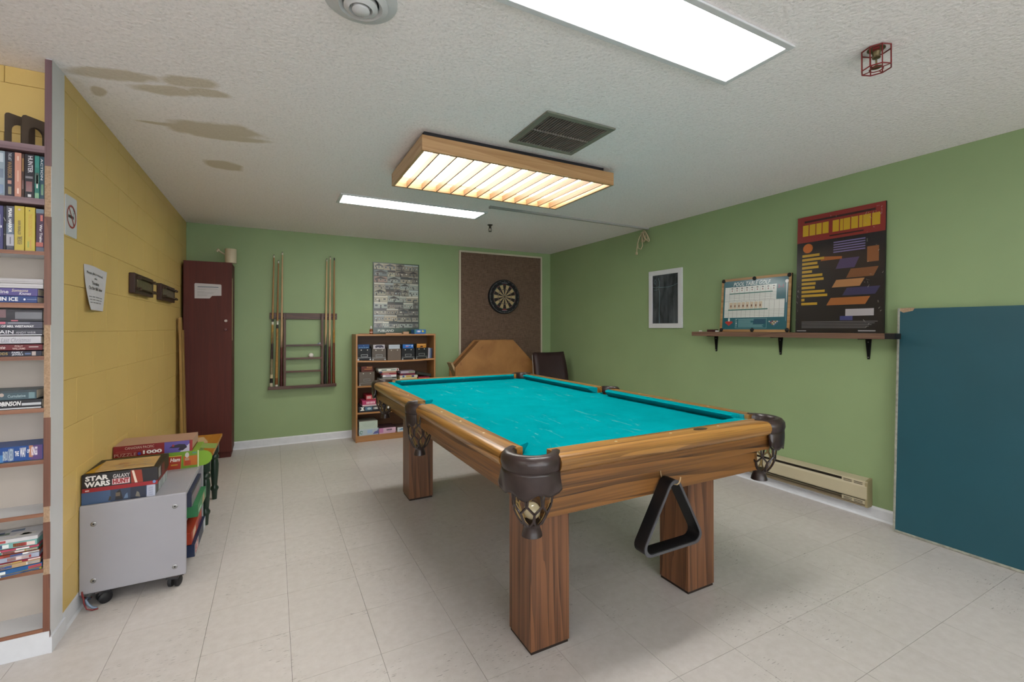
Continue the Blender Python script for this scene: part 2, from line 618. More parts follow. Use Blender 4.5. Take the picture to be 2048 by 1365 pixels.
# rear wall with unseen windows added to brighten the room
WZ0, WZ1 = 0.75, 2.15
fill_wins = [(-3.1, -1.15), (-0.95, 1.0), (1.2, 3.15)]
m = MB().box(XO - 0.12, XR + 0.12, YR - 0.12, YR, -0.1, WZ0).box(XO - 0.12, XR + 0.12, YR - 0.12, YR, WZ1, H + 0.1)
_e = [XO - 0.12] + [v for w_ in fill_wins for v in w_] + [XR + 0.12]
for q in range(0, len(_e), 2):
    m.box(_e[q], _e[q + 1], YR - 0.12, YR, WZ0, WZ1)
structure(m.build('wall_rear', REARW), 'pale wall behind the photographer')
def pane_mat():
    k = NT('fill_window_glass')
    tr = k.n('ShaderNodeBsdfTransparent')
    gl = k.n('ShaderNodeBsdfGlossy')
    gl.inputs['Roughness'].default_value = 0.02
    mx = k.n('ShaderNodeMixShader')
    mx.inputs[0].default_value = 0.06
    k.l(tr.outputs[0], mx.inputs[1])
    k.l(gl.outputs[0], mx.inputs[2])
    k.l(mx.outputs[0], k.t.nodes['Material Output'].inputs['Surface'])
    return k.m
GLASS = pane_mat()
for q, (wx0, wx1) in enumerate(fill_wins):
    m = MB()
    for (a, b, c, d) in ((wx0, wx1, WZ0, WZ0 + .04), (wx0, wx1, WZ1 - .04, WZ1), (wx0, wx0 + .04, WZ0 + .04, WZ1 - .04), (wx1 - .04, wx1, WZ0 + .04, WZ1 - .04), ((wx0 + wx1) / 2 - .02, (wx0 + wx1) / 2 + .02, WZ0 + .04, WZ1 - .04)):
        m.box(a, b, YR - 0.09, YR - 0.04, c, d)
    wf = structure(m.build('fill_window_%d' % (q + 1), mat('fill_window_white', '#dcdde0', 0.4)), 'added unseen white framed daylight opening in the rear wall')
    MB().box(wx0 + .04, (wx0 + wx1) / 2 - .02, YR - 0.068, YR - 0.064, WZ0 + .04, WZ1 - .04).build('pane', GLASS, wf)
    MB().box((wx0 + wx1) / 2 + .02, wx1 - .04, YR - 0.068, YR - 0.064, WZ0 + .04, WZ1 - .04).build('pane', GLASS, wf)
structure(MB().box(XO - 0.12, XO, YR, YC + 0.1, -0.1, H + 0.1).build('wall_outer', REARW), 'pale wall on the far side of the room')
wl = structure(MB().box(XL - 0.12, XL - 0.006, YC + 0.032, YB, -0.1, H + 0.1).build('wall_left', YELLOW), 'yellow painted concrete block wall')
wa = structure(MB().box(XO, XL - 0.006, YC + 0.028, YC + 0.12, -0.1, H + 0.1).build('wall_alcove', YELLOW), 'yellow block wall behind the bookcase')

def blocks(parent, a0, a1, off0, off1, place_fn):
    cache = {}
    PZ, PA = 0.1975, 0.39
    zj = 1.226
    k = math.floor((0 - zj) / PZ)
    while zj + k * PZ < H:
        z0, z1 = max(0.0, zj + k * PZ), min(H, zj + (k + 1) * PZ)
        off = off0 if k % 2 else off1
        q = math.floor((a0 - off) / PA)
        while off + q * PA < a1:
            b0, b1 = max(a0, off + q * PA), min(a1, off + (q + 1) * PA)
            q += 1
            if b1 - b0 < 0.015 or z1 - z0 < 0.015:
                continue
            key = (round(b1 - b0, 3), round(z1 - z0, 3))
            g = 0.0007
            if key not in cache:
                o = MB().box(-key[0] / 2 + g, key[0] / 2 - g, -0.012, 0.0, -key[1] / 2 + g, key[1] / 2 - g).build('block', YELLOW, parent, bevel=0.0014, seg=1)
                cache[key] = o
            else:
                o = cpy(cache[key], parent)
            place_fn(o, (b0 + b1) / 2, (z0 + z1) / 2)
        k += 1
def pl_left(o, a, z):       # block front (+Y of the mesh) faces +X
    place(o, (XL, a, z), -PI / 2)
def pl_alc(o, a, z):        # faces -Y
    place(o, (a, YC + 0.022, z), PI)
blocks(wl, YC, YB, 3.22, 3.02, pl_left)
blocks(wa, -1.75, XL - 0.022, -0.94, -0.745, pl_alc)

# baseboards
def base_prof(d):
    return [(0, 0), (-d - 0.006, 0), (-d, 0.012), (-d, 0.07), (min(-d + 0.006, -0.001), 0.082), (0, 0.082)]
m = MB().prism([(YB + y, z) for y, z in base_prof(0.01)], 'x', XL, XR)
structure(m.build('baseboard_back', TRIMW))
m = MB().prism([(XR + y, z) for y, z in base_prof(0.012)], 'y', YR, YB)
structure(m.build('baseboard_right', TRIMW))
m = MB().prism([(XL - y, z) for y, z in base_prof(0.002)], 'y', YC, YB)
structure(m.build('baseboard_left', TRIMW))

# ------------------------------------------------------------------ ceiling fixtures
DIFF = emis('troffer_diffuser', '#fffdf8', PANEL_STRENGTH)
def troffer(x0, x1, y0, y1, label):
    t = thing('ceiling_light', label, 'light', ((x0 + x1) / 2, (y0 + y1) / 2, H), group='long ceiling lights')
    hx, hy = (x1 - x0) / 2, (y1 - y0) / 2
    f = 0.024
    m = MB()
    for (a, b, c, d) in ((-hx, hx, -hy, -hy + f), (-hx, hx, hy - f, hy), (-hx, -hx + f, -hy + f, hy - f), (hx - f, hx, -hy + f, hy - f)):
        m.box(a, b, c, d, -0.009, 0.0)
    m.build('frame', WHITE, t, bevel=0.002)
    MB().box(-hx + f, hx - f, -hy + f, hy - f, -0.006, -0.001).build('diffuser', DIFF, t)
    return t
troffer(0.44, 1.695, 0.985, 1.283, 'long white ceiling light panel beside the caged red sprinkler')
troffer(0.455, 1.70, 3.69, 3.97, 'long white ceiling light panel beside the grey conduit')
troffer(0.44, 1.695, -1.75, -1.45, 'added unseen ceiling light panel at the rear of the room')  # unseen lamp added to raise the room's brightness
troffer(-2.6, -1.345, -0.2, 0.1, 'added unseen ceiling light panel over the side of the room')  # second added lamp, out of view, for more light

# louvred wood lamp over the pool table
lx0, lx1, ly0, ly1, lz0, lz1 = 0.682, 1.958, 2.30, 2.985, 2.168, 2.250
t = thing('louvred_lamp', 'oak framed fluorescent lamp with wooden louvres above the pool table', 'light', (0, 0, H))
hz0, hz1 = lz0 - H, lz1 - H
MB().box(lx0 + 0.02, lx1 - 0.06, ly0 + 0.03, ly1 - 0.03, hz1 - 0.001, 0.0).box(lx0 + 0.004, lx1 - 0.004, ly0 + 0.004, ly1 - 0.004, hz1 - 0.005, hz1 - 0.001).build('housing', DARKN, t)
w = 0.018
MB().box(lx0, lx1, ly0, ly0 + w, hz0, hz1).build('frame_board', LAMPX, t, bevel=0.002)
MB().box(lx0, lx1, ly1 - w, ly1, hz0, hz1).build('frame_board', LAMPX, t, bevel=0.002)
MB().box(lx0, lx0 + w, ly0 + w, ly1 - w, hz0, hz1).build('frame_board', LAMPY, t, bevel=0.002)
MB().box(lx1 - w, lx1, ly0 + w, ly1 - w, hz0, hz1).build('frame_board', LAMPY, t, bevel=0.002)
MB().box(lx0 + w, lx1 - w, ly0 + w, ly1 - w, hz1 - 0.012, hz1 - 0.006).build('diffuser', emis('lamp_diffuser', '#fffaf0', LAMP_STRENGTH), t)
slat0 = None
for k in range(12):
    x = lx0 + 0.098 + k * (lx1 - lx0 - 0.17) / 11.0 * 1.0
    if slat0 is None:
        slat0 = MB().box(-0.0042, 0.0042, ly0 + w, ly1 - w, hz0 + 0.001, hz0 + 0.040).build('slat', wood('louvre_oak', '#86664a', '#a98660', 'y', 0.5, 14, 0.6, 0.0), t)
        o = slat0
    else:
        o = cpy(slat0, t)
    o.location = (x, 0, 0)

# square return-air vent
t = thing('ceiling_vent', 'square grey return air grille with dark slots in the ceiling', 'vent', (1.363, 2.03, H))
hx, hy, f = 0.210, 0.200, 0.032
VENT = mat('grey_green_enamel', '#87897c', 0.5)
m = MB()
for (a, b, c, d) in ((-hx, hx, -hy, -hy + f), (-hx, hx, hy - f, hy), (-hx, -hx + f, -hy + f, hy - f), (hx - f, hx, -hy + f, hy - f)):
    m.box(a, b, c, d, -0.010, 0.0)
m.build('frame', VENT, t, bevel=0.003)
MB().box(-hx + f, hx - f, -hy + f, hy - f, -0.002, 0.0).build('backing', mat('vent_black', '#2e2723', 0.9), t)  # near-black sheet fills the opening behind the slats
s0 = None
for k in range(22):
    x = -hx + f + (k + 0.5) * (2 * hx - 2 * f) / 22
    if s0 is None:
        s0 = MB().box(-0.0014, 0.0014, -hy + f, hy - f, -0.009, -0.001).build('slat', mat('slat_grey', '#9d948d', 0.5), t)
        o = s0
    else:
        o = cpy(s0, t)
    o.location = (x, 0, 0)
MB().box(-hx + f, hx - f, -0.0015, 0.0015, -0.0096, -0.002).build('cross_bar', mat('slat_grey', '#9d948d'), t)

# round diffuser
t = thing('air_diffuser', 'round white stepped air diffuser on the ceiling', 'vent', (0.243, 1.487, H))
RD = mat('diffuser_white', '#d4d4d6', 0.5)
MB().lathe([(0.112, 0), (0.112, -0.004), (0.090, -0.012)], 40).build('outer_ring', RD, t, smooth=True)
MB().lathe([(0.082, -0.004), (0.084, -0.016), (0.066, -0.024), (0.055, -0.012)], 40).build('middle_ring', RD, t, smooth=True)
MB().lathe([(0.050, -0.01), (0.052, -0.026), (0.036, -0.034), (0.030, -0.02)], 36).build('inner_ring', RD, t, smooth=True)
MB().lathe([(0.026, -0.01), (0.027, -0.036), (0.018, -0.042), (0.0, -0.043)], 28).build('centre_cap', RD, t, smooth=True)

# sprinklers
def sprinkler(t, metal, z=0):
    MB().lathe([(0.028, 0), (0.028, -0.003), (0.014, -0.010), (0.011, -0.028), (0.013, -0.030), (0.013, -0.034)], 16).build('escutcheon', metal, t, smooth=True)
    for s in (-1, 1):
        pts = [(s * 0.010 * (1 + 0.6 * math.sin(PI * q / 6)), 0, -0.033 - 0.032 * q / 6) for q in range(7)]
        MB().tube(pts, 0.0028, 6).build('frame_arm', metal, t, smooth=True)
    MB().tube([(0, 0, -0.033), (0, 0, -0.062)], 0.0025, 6).build('bulb', mat('bulb_red', '#7d2b22', 0.2), t)
    MB().lathe([(0.004, -0.060), (0.006, -0.066), (0.017, -0.068), (0.017, -0.0695), (0.0, -0.070)], 18).build('deflector', metal, t, smooth=True)
t = thing('sprinkler', 'dark metal pendent fire sprinkler without a cage', 'sprinkler', (1.93, 4.145, H))
sprinkler(t, mat('dark_bronze', '#4b463f', 0.4, 0.8))
t = thing('caged_sprinkler', 'fire sprinkler inside a red wire guard cage', 'sprinkler', (1.985, 0.86, H), rz=0.4)
sprinkler(t, BRASS)
REDW = mat('red_wire', '#8e2a2c', 0.4, 0.2)
MB().box(-0.03, 0.03, -0.011, 0.011, -0.012, -0.004).build('base_strap', REDW, t, bevel=0.002)
def ring_pts(r, z, n=8):
    return [(r * math.cos(2 * PI * (k + .5) / n), r * math.sin(2 * PI * (k + .5) / n), z) for k in range(n)]
MB().tube(ring_pts(0.046, -0.006), 0.0024, 6, True).build('upper_ring', REDW, t)
MB().tube(ring_pts(0.046, -0.076), 0.0024, 6, True).build('lower_ring', REDW, t)
MB().tube(ring_pts(0.022, -0.076), 0.0018, 6, True).build('inner_ring', REDW, t)
for k in range(8):
    a = 2 * PI * (k + .5) / 8
    MB().tube([(0.046 * math.cos(a), 0.046 * math.sin(a), -0.006), (0.046 * math.cos(a), 0.046 * math.sin(a), -0.077)], 0.002, 6).build('bar', REDW, t)
    if k % 2:
        MB().tube([(0.046 * math.cos(a), 0.046 * math.sin(a), -0.076), (0.022 * math.cos(a), 0.022 * math.sin(a), -0.076)], 0.0018, 6).build('spoke', REDW, t)

# grey conduit along the ceiling
t = thing('conduit', 'grey metal cable raceway running along the ceiling to the wall', 'conduit', (0, 0, H))
M = Matrix.Translation((1.635, 3.505, 0)) @ Matrix.Rotation(math.atan2(0.02, 1.8), 4, 'Z')
MB().box(0, 1.822, -0.015, 0.015, -0.017, 0, M=M).build('raceway', mat('grey_raceway', '#b3b1ae', 0.45, 0.0), t, bevel=0.003)
MB().box(-0.008, 0.01, -0.018, 0.018, -0.020, 0, M=M).build('end_cap', mat('grey_raceway', '#a3a19e'), t, bevel=0.003)

# bundle of beige cord
t = thing('cord_bundle', 'coiled beige extension cord hanging from the conduit end', 'cord', (XR - 0.05, 3.53, H - 0.02))
CORD = mat('beige_cord', '#d2c09c', 0.5)
rnd = random.Random(3)
for k in range(6):
    a = -0.7 + 0.28 * k
    L = 0.105 + 0.02 * rnd.random()
    dx, dy = rnd.uniform(-0.015, 0.02), -math.sin(a) * 0.09 - 0.02
    pts = []
    for q in range(13):
        an = 2 * PI * q / 12
        wdt = 0.024 * math.sin(an)
        pr = 0.5 - 0.5 * math.cos(an)
        pts.append((dx * pr - 0.004 * k + 0.008, dy * pr + wdt, -0.012 - L * pr))
    MB().tube(pts[:-1], 0.0055, 6, True).build('coil', CORD, t, smooth=True)
pts = [(0.0, 0.02, -0.02), (-.012, 0.055, -0.07), (-.018, 0.075, -0.13), (-.018, 0.07, -0.18), (-.015, 0.03, -0.20), (-.012, 0.01, -0.165), (-.01, 0.02, -0.11), (-.01, 0.012, -0.06)]
MB().tube(pts, 0.0048, 6).build('loop', CORD, t, smooth=True)
MB().tube([(-.018, 0.075, -0.13), (-.02, 0.085, -0.19), (-.02, 0.088, -0.225)], 0.0048, 6).build('tail', CORD, t, smooth=True)
MB().box(-0.03, -0.012, 0.078, 0.098, -0.25, -0.222).build('plug', CORD, t, bevel=0.004)
MB().tube([(-0.012 + 0.018 * math.cos(q), 0.0 + 0.022 * math.sin(q), -0.035) for q in [k * PI / 5 for k in range(10)]], 0.007, 6, True).build('wrap', CORD, t, smooth=True)

# ------------------------------------------------------------------ pool table
TCX, TCY = 1.372, 2.445
RA, RB = 0.700, 1.222
ZT, ZR0, ZBED = 0.830, 0.770, 0.791
pt = thing('pool_table', 'oak pool table with teal cloth and leather net pockets', 'pool table', (TCX, TCY, 0))
FA, FB = 0.565, 1.142
LO = 0.51
LBY = 0.956
LS = 0.176
for sx in (-1, 1):
    for sy in (-1, 1):
        xs = sorted((sx * LO, sx * (LO - LS)))
        ys = sorted((sy * LBY, sy * (LBY - LS)))
        lg = MB().box(xs[0], xs[1], ys[0], ys[1], 0.012, 0.60).build('leg', LEGW, pt, bevel=0.002)
        MB().box(xs[0] + 0.004, xs[1] - 0.004, ys[0] + 0.004, ys[1] - 0.004, 0, 0.0125).build('foot_pad', mat('dark_foot', '#2c1f18', 0.7), lg)
for s in (-1, 1):
    y0, y1 = sorted((s * FB, s * (FB - 0.03)))
    MB().box(-FA, FA, y0, y1, 0.598, 0.712).build('frame_board', OAKX, pt, bevel=0.002)
    x0, x1 = sorted((s * FA, s * (FA - 0.03)))
    MB().box(x0, x1, -FB + 0.03, FB - 0.03, 0.598, 0.712).build('frame_board', OAKY, pt, bevel=0.002)
    y0, y1 = sorted((s * (RB - 0.026), s * (RB - 0.05)))
    MB().box(-RA + 0.13, RA - 0.13, y0, y1, 0.705, 0.772).build('apron', OAKX, pt, bevel=0.002)
    x0, x1 = sorted((s * (RA - 0.026), s * (RA - 0.05)))
    MB().box(x0, x1, -RB + 0.13, -0.06, 0.705, 0.772).build('apron', OAKY, pt, bevel=0.002)
    MB().box(x0, x1, 0.06, RB - 0.13, 0.705, 0.772).build('apron', OAKY, pt, bevel=0.002)
MB().box(-FA + 0.02, FA - 0.02, -FB + 0.02, FB - 0.02, 0.69, 0.745).build('slate_support', mat('dark_underside', '#3a2b20', 0.8), pt)

# bed with pocket cut-outs
CR, SR = 0.066, 0.058
pcx, pcy = RA - 0.097, RB - 0.097
spx = RA - 0.040
outl = []
EX, EY = RA - 0.09, RB - 0.09
def arc(cx, cy, r, a0, a1, n=8):
    return [(cx + r * math.cos(a0 + (a1 - a0) * k / n), cy + r * math.sin(a0 + (a1 - a0) * k / n)) for k in range(n + 1)]
outl += arc(pcx, pcy, CR, -PI * .45, PI * .95 - 2 * PI)       # +x +y (concave, going inside)
outl += arc(-pcx, pcy, CR, PI * .05, -PI * .55)
outl += arc(-spx, 0, SR, PI * .5, -PI * .5)
outl += arc(-pcx, -pcy, CR, PI * .55, -PI * .05)
outl += arc(pcx, -pcy, CR, PI * 1.05, PI * .45)
outl += arc(spx, 0, SR, PI * 1.5, PI * .5)
MB().prism(outl[::-1], 'z', ZBED - 0.035, ZBED).build('bed_cloth', FELT, pt)

RAILP = [(-0.092, ZT), (-0.034, ZT + 0.001), (-0.018, ZT - 0.002), (-0.006, ZT - 0.010), (0, ZT - 0.022), (0, ZT - 0.036), (-0.006, ZT - 0.050), (-0.018, ZR0), (-0.092, ZR0)]
def rail(side, axis, s0, s1):
    """axis: direction the rail runs; side sign of the outer edge"""
    off = RB if axis == 'x' else RA
    prof = [(side * (off + u), z) for u, z in RAILP]
    if axis == 'x':
        m = MB().prism(prof, 'x', s0, s1)
    else:
        m = MB().prism(prof, 'y', s0, s1)
    r = m.build('rail', TOPX if axis == 'x' else TOPY, pt, smooth=True)
    # cushion
    e0 = 0.020 if abs(s0) > 0.2 else -0.004      # clear of the corner irons
    e1 = 0.020 if abs(s1) > 0.2 else -0.004
    def ring(u, z, d):
        return [(s0 + e0 + d, side * (off + u), z), (s1 - e1 - d, side * (off + u), z)]
    sect = [(-0.090, ZT - 0.001, 0.0), (-0.140, ZT - 0.001, 0.030), (-0.146, ZT - 0.007, 0.034), (-0.142, ZT - 0.013, 0.032), (-0.108, ZBED, 0.016), (-0.090, ZBED, 0.0)]
    vs = []
    for (u, z, d) in sect:
        for p in ring(u, z, d):
            vs.append(p if axis == 'x' else (p[1], p[0], p[2]))
    n = len(sect)
    fs = [(2 * i, 2 * i + 1, 2 * ((i + 1) % n) + 1, 2 * ((i + 1) % n)) for i in range(n)]
    fs += [tuple(2 * i for i in range(n)), tuple(2 * i + 1 for i in range(n))[::-1]]
    MB().add(vs, fs).build('cushion', FELT, r)
    # sights
    for q in (0.25, 0.5, 0.75):
        c = s0 + (s1 - s0) * q
        p = (c, side * (off - 0.058)) if axis == 'x' else (side * (off - 0.058), c)
        MB().lathe([(0.0055, ZT - 0.001), (0.0055, ZT + 0.0012), (0.004, ZT + 0.0018)], 12, (p[0], p[1], 0)).build('sight', mat('pearl_sight', '#d9c79c', 0.3), r)
    return r
CE = 0.152
for s in (-1, 1):
    rx = rail(s, 'x', -RA + CE, RA - CE)
    if s == -1:
        nm = MB().lathe([(0.028, 0), (0.028, 0.0022), (0.024, 0.0030), (0, 0.0030)], 24).build('nameplate', mat('worn_bronze_plate', '#6b5a44', 0.4, 0.7, var=0.3, vscale=60), rx, smooth=True)
        nm.location = (0.16, -RB + 0.052, ZT)
        nm.scale = (1.25, 0.62, 1)
    rail(s, 'y', -RB + CE, -0.062)
    rail(s, 'y', 0.062, RB - CE)

def sweep_arc(cx, cy, prof, a0, a1, n=22, endpinch=None):
    m = MB()
    k = len(prof)
    vs, fs = [], []
    for i in range(n + 1):
        a = a0 + (a1 - a0) * i / n
        for (r, z) in prof:
            vs.append((cx + r * math.cos(a), cy + r * math.sin(a), z))
    for i in range(n):
        for j in range(k):
            fs.append((i * k + j, i * k + (j + 1) % k, (i + 1) * k + (j + 1) % k, (i + 1) * k + j))
    fs.append(tuple(range(k))[::-1])
    fs.append(tuple(n * k + j for j in range(k)))
    return m.add(vs, fs)

def pocket(cx, cy, ang, half, ri, ro, sh, big):
    prof = [(ri, ZT - 0.048), (ri, ZT - 0.006), (ri + 0.006, ZT + 0.002), ((ri + ro) / 2, ZT + 0.005), (ro - 0.010, ZT + 0.001), (ro, ZT - 0.012), (ro + 0.002, ZT - 0.032), (ro - 0.003, ZT - 0.050)]
    iron = sweep_arc(cx, cy, prof, ang - half, ang + half).build('pocket_iron', LEATHER, pt, smooth=True)
    # leather shield with a scalloped lower edge
    n, rows = 26, 7
    vs, fs = [], []
    for i in range(n + 1):
        u = -1 + 2 * i / n
        a = ang + u * sh
        drop = (0.080 if big else 0.070) - 0.020 * u * u + 0.009 * math.cos(u * 9)
        for j in range(rows + 1):
            v = j / rows
            ear = max(0, abs(u) - 0.72) / 0.28
            r = ro - 0.002 + 0.004 * v + (0.020 * v * ear * math.sin(ear * PI) if big else 0) - 0.008 * v * v * (1 - ear)
            vs.append((cx + r * math.cos(a), cy + r * math.sin(a), ZT - 0.049 - drop * v))
    R1 = rows + 1
    for i in range(n):
        for j in range(rows):
            fs.append((i * R1 + j, (i + 1) * R1 + j, (i + 1) * R1 + j + 1, i * R1 + j + 1))
    o = MB().add(vs, fs).build('shield', LEATHER, iron, smooth=True)
    sol = o.modifiers.new('thick', 'SOLIDIFY')
    sol.thickness = 0.003
    # net of leather straps
    zt, zb = ZT - 0.055, 0.590
    R0 = ri + 0.008
    def rad(v):
        return R0 * (1.0 - 0.04 * v - 0.46 * max(0.0, (v - 0.5) / 0.5) ** 2.0)
    m1, m2 = MB(), MB()
    NS = 8
    for d in (-1, 1):
        for k in range(NS):
            a0 = 2 * PI * k / NS
            pts, pts2 = [], []
            for q in range(13):
                v = q / 12
                a = a0 + d * (v * 1.45 + 0.10 * math.sin(v * 6 * PI))
                r = rad(v)
                z = zt + (zb - zt) * v
                pts.append((cx + r * math.cos(a), cy + r * math.sin(a), z))
                pts2.append((cx + (r - 0.003) * math.cos(a), cy + (r - 0.003) * math.sin(a), z))
            m1.tube(pts, 0.0042, 5)
            m2.tube(pts2, 0.0036, 4)
    m1.build('net', LEATHER, iron, smooth=True)
    m2.build('net_lining', NETTAN, iron, smooth=True)
    rb = rad(0.999)
    MB().lathe([(rb + 0.003, zb + 0.004), (rb * 0.80, zb - 0.008), (rb * 0.76, zb - 0.014), (rb * 0.92, zb - 0.030), (rb * 1.0, zb - 0.043), (rb * 0.7, zb - 0.043)], 16, (cx, cy, 0)).build('tassel', LEATHER, iron, smooth=True)
    return iron
for sx in (-1, 1):
    for sy in (-1, 1):
        ang = math.atan2(sy, sx)
        pocket(sx * pcx, sy * pcy, ang, math.radians(112), 0.062, 0.104, math.radians(80), True)
    pocket(sx * spx, 0, 0 if sx > 0 else PI, math.radians(96), 0.056, 0.080, math.radians(62), False)

# ball caught in the net
bl = MB()
prof = [(0.0001 + 0.0285 * math.sin(PI * k / 12), -0.0285 * math.cos(PI * k / 12)) for k in range(13)]
IVORY = mat('ivory_ball', '#c9bb98', 0.15, spec=0.6)
o = MB().lathe(prof, 20).build('pool_ball', IVORY, None, smooth=True)
o.location = (TCX - pcx, TCY - pcy, 0.628)
tag(o, 'ivory pool ball caught in the leather net of a corner pocket', 'ball')

# hook and triangle rack
tx, ty, tz = 1.347, TCY - FB - 0.036, 0.672
t = thing('hook', 'bent pale wire hook screwed into the pool table frame', 'hook', (tx, ty, tz))
# out of the frame, down behind the rack, forward under its apex and up again in front
pts = [(-0.007, 0.042, 0.024), (-0.010, 0.0335, 0.022), (-0.011, 0.0325, 0.008), (-0.006, 0.0325, -0.010), (-0.001, 0.0325, -0.022), (0.001, 0.026, -0.0252),
       (0.002, 0.0, -0.0256), (0.003, -0.022, -0.0256), (0.006, -0.034, -0.0245), (0.012, -0.039, -0.018), (0.018, -0.039, -0.007), (0.021, -0.038, 0.003)]
MB().tube(pts, 0.0026, 7).build('wire', mat('pale_wire', '#c9ad84', 0.35, 0.4), t, smooth=True)
t = thing('triangle_rack', 'black plastic triangle ball rack hanging from the table hook', 'rack', (tx + 0.003, ty + 0.0005, tz - 0.008), rx=math.radians(1.5))
def rounded_tri(side, r, n=6, drop=0.0):
    h = side * math.sqrt(3) / 2
    P = [(0, 0), (-side / 2, -h), (side / 2, -h)]
    out = []
    for i in range(3):
        p, a, b = Vector(P[i]), Vector(P[i - 1]), Vector(P[(i + 1) % 3])
        d1, d2 = (a - p).normalized(), (b - p).normalized()
        bis = (d1 + d2).normalized()
        c = p + bis * (r / math.sin(PI / 6))
        st = p + d1 * (r / math.tan(PI / 6)) - c
        en = p + d2 * (r / math.tan(PI / 6)) - c
        a0, a1 = math.atan2(st.y, st.x), math.atan2(en.y, en.x)
        while a1 - a0 > PI:
            a1 -= 2 * PI
        while a1 - a0 < -PI:
            a1 += 2 * PI
        for k in range(n + 1):
            aa = a0 + (a1 - a0) * k / n
            out.append((c.x + r * math.cos(aa), c.y + r * math.sin(aa)))
    return out
def tri_frame(so, si, ro, ri, shift, y0, y1):
    A = rounded_tri(so, ro)
    B = [(x, z - shift) for x, z in rounded_tri(si, ri)]
    n = len(A)
    vs = []
    for y in (y0, y1):
        vs += [(x, y, z) for x, z in A] + [(x, y, z) for x, z in B]
    fs = []
    for i in range(n):
        j = (i + 1) % n
        fs += [(i, j, n + j, n + i), (2 * n + i, 3 * n + i, 3 * n + j, 2 * n + j), (i, 2 * n + i, 2 * n + j, j), (n + i, n + j, 3 * n + j, 3 * n + i)]
    return MB().add(vs, fs)
tri_frame(0.345, 0.312, 0.032, 0.026, 0.019, -0.028, 0.026).xform(Matrix.Translation((0, 0, 0.032))).build('frame', BLACK, t, smooth=True)
tri_frame(0.351, 0.318, 0.034, 0.028, 0.019, -0.031, -0.027).xform(Matrix.Translation((0, 0, 0.035))).build('rim', mat('grey_plastic_rim', '#55555a', 0.5), t, smooth=True)

# ------------------------------------------------------------------ back wall: cue rack and cues
RKY = YB
t = thing('cue_rack', 'dark wooden wall rack for pool cues with three small shelves', 'rack', (0, RKY, 0))
MB().box(-0.048, 0.615, -0.085, 0.0, 0.598, 0.616).build('base_shelf', RACKW, t, bevel=0.002)
MB().box(-0.048, 0.615, -0.088, -0.080, 0.598, 0.632).build('lip', RACKW, t, bevel=0.002)
MB().box(-0.036, 0.628, -0.022, 0.0, 1.335, 1.402).build('top_rail', RACKW, t, bevel=0.003)
for x in (0.095, 0.462):
    MB().box(x, x + 0.022, -0.062, 0.0, 0.616, 1.395).build('upright', RACKZ, t, bevel=0.002)
for z in (1.058, 0.918, 0.780):
    MB().box(0.117, 0.462, -0.060, 0.0, z - 0.012, z).build('shelf', RACKW, t, bevel=0.002)
    MB().box(0.117, 0.462, -0.064, -0.058, z - 0.012, z + 0.008).build('shelf_lip', RACKW, t, bevel=0.001)
cues = [  # base x, top x, top z
    (-0.020, 0.004, 2.010), (0.028, 0.046, 1.955), (0.073, 0.083, 2.045), (0.503, 0.520, 2.005), (0.546, 0.556, 2.030), (0.590, 0.597, 2.022)]
for (xb, xt, zt) in cues:
    xm = xb + (xt - xb) * 0.53
    MB().tube([(xm - 0.014, -0.022, 1.368), (xm - 0.017, -0.045, 1.368), (xm - 0.013, -0.056, 1.368)], 0.003, 6).build('clip', STEEL, t)
    MB().tube([(xm + 0.014, -0.022, 1.368), (xm + 0.017, -0.045, 1.368), (xm + 0.013, -0.056, 1.368)], 0.003, 6).build('clip', STEEL, t)
cue_style = [
    ('pool cue with banded cream wrap and striped black butt cap', '#b98d55', '#c29a45', '#3a2018', [(0.0, 0.05, '#d9cdb0'), (0.05, 0.10, '#231a16'), (0.10, 0.14, '#d6c79f'), (0.14, 0.30, '#8f8360'), (0.30, 0.46, '#3a2018'), (0.46, 0.66, '#c29a45'), (0.66, 0.69, '#e8e2d0'), (0.69, 0.72, '#3a2a1a')], '#d6d0c0'),
    ('short pool cue with gold wrapped butt and white bumper', '#a97a43', '#b98a40', '#8a5a28', [(0.0, 0.03, '#e6e0d2'), (0.03, 0.10, '#8a5526'), (0.10, 0.62, '#bd8c46'), (0.62, 0.66, '#2a1f18'), (0.66, 0.70, '#e2dccb')], '#d8d2c4'),
    ('pale maple pool cue with dark red butt beside the rack upright', '#d6b184', '#c79f70', '#4a1414', [(0.0, 0.30, '#4f1717'), (0.30, 0.42, '#6b2a20')], '#e0d8c8'),
    ('pale maple pool cue with black butt', '#dbb988', '#c79f70', '#17201f', [(0.0, 0.34, '#18211f'), (0.34, 0.44, '#1d1f1d')], '#cfc9b8'),
    ('pale maple pool cue with dark red butt between two other cues', '#dcbb90', '#c79f70', '#5a1a14', [(0.0, 0.30, '#5a1a14'), (0.30, 0.42, '#6b2318')], '#e0d8c8'),
    ('tan pool cue with orange brown butt and black tip', '#b3854e', '#b5813c', '#7a3d18', [(0.0, 0.46, '#7e4119'), (0.46, 0.60, '#bf8a35')], '#1a1a1a')]
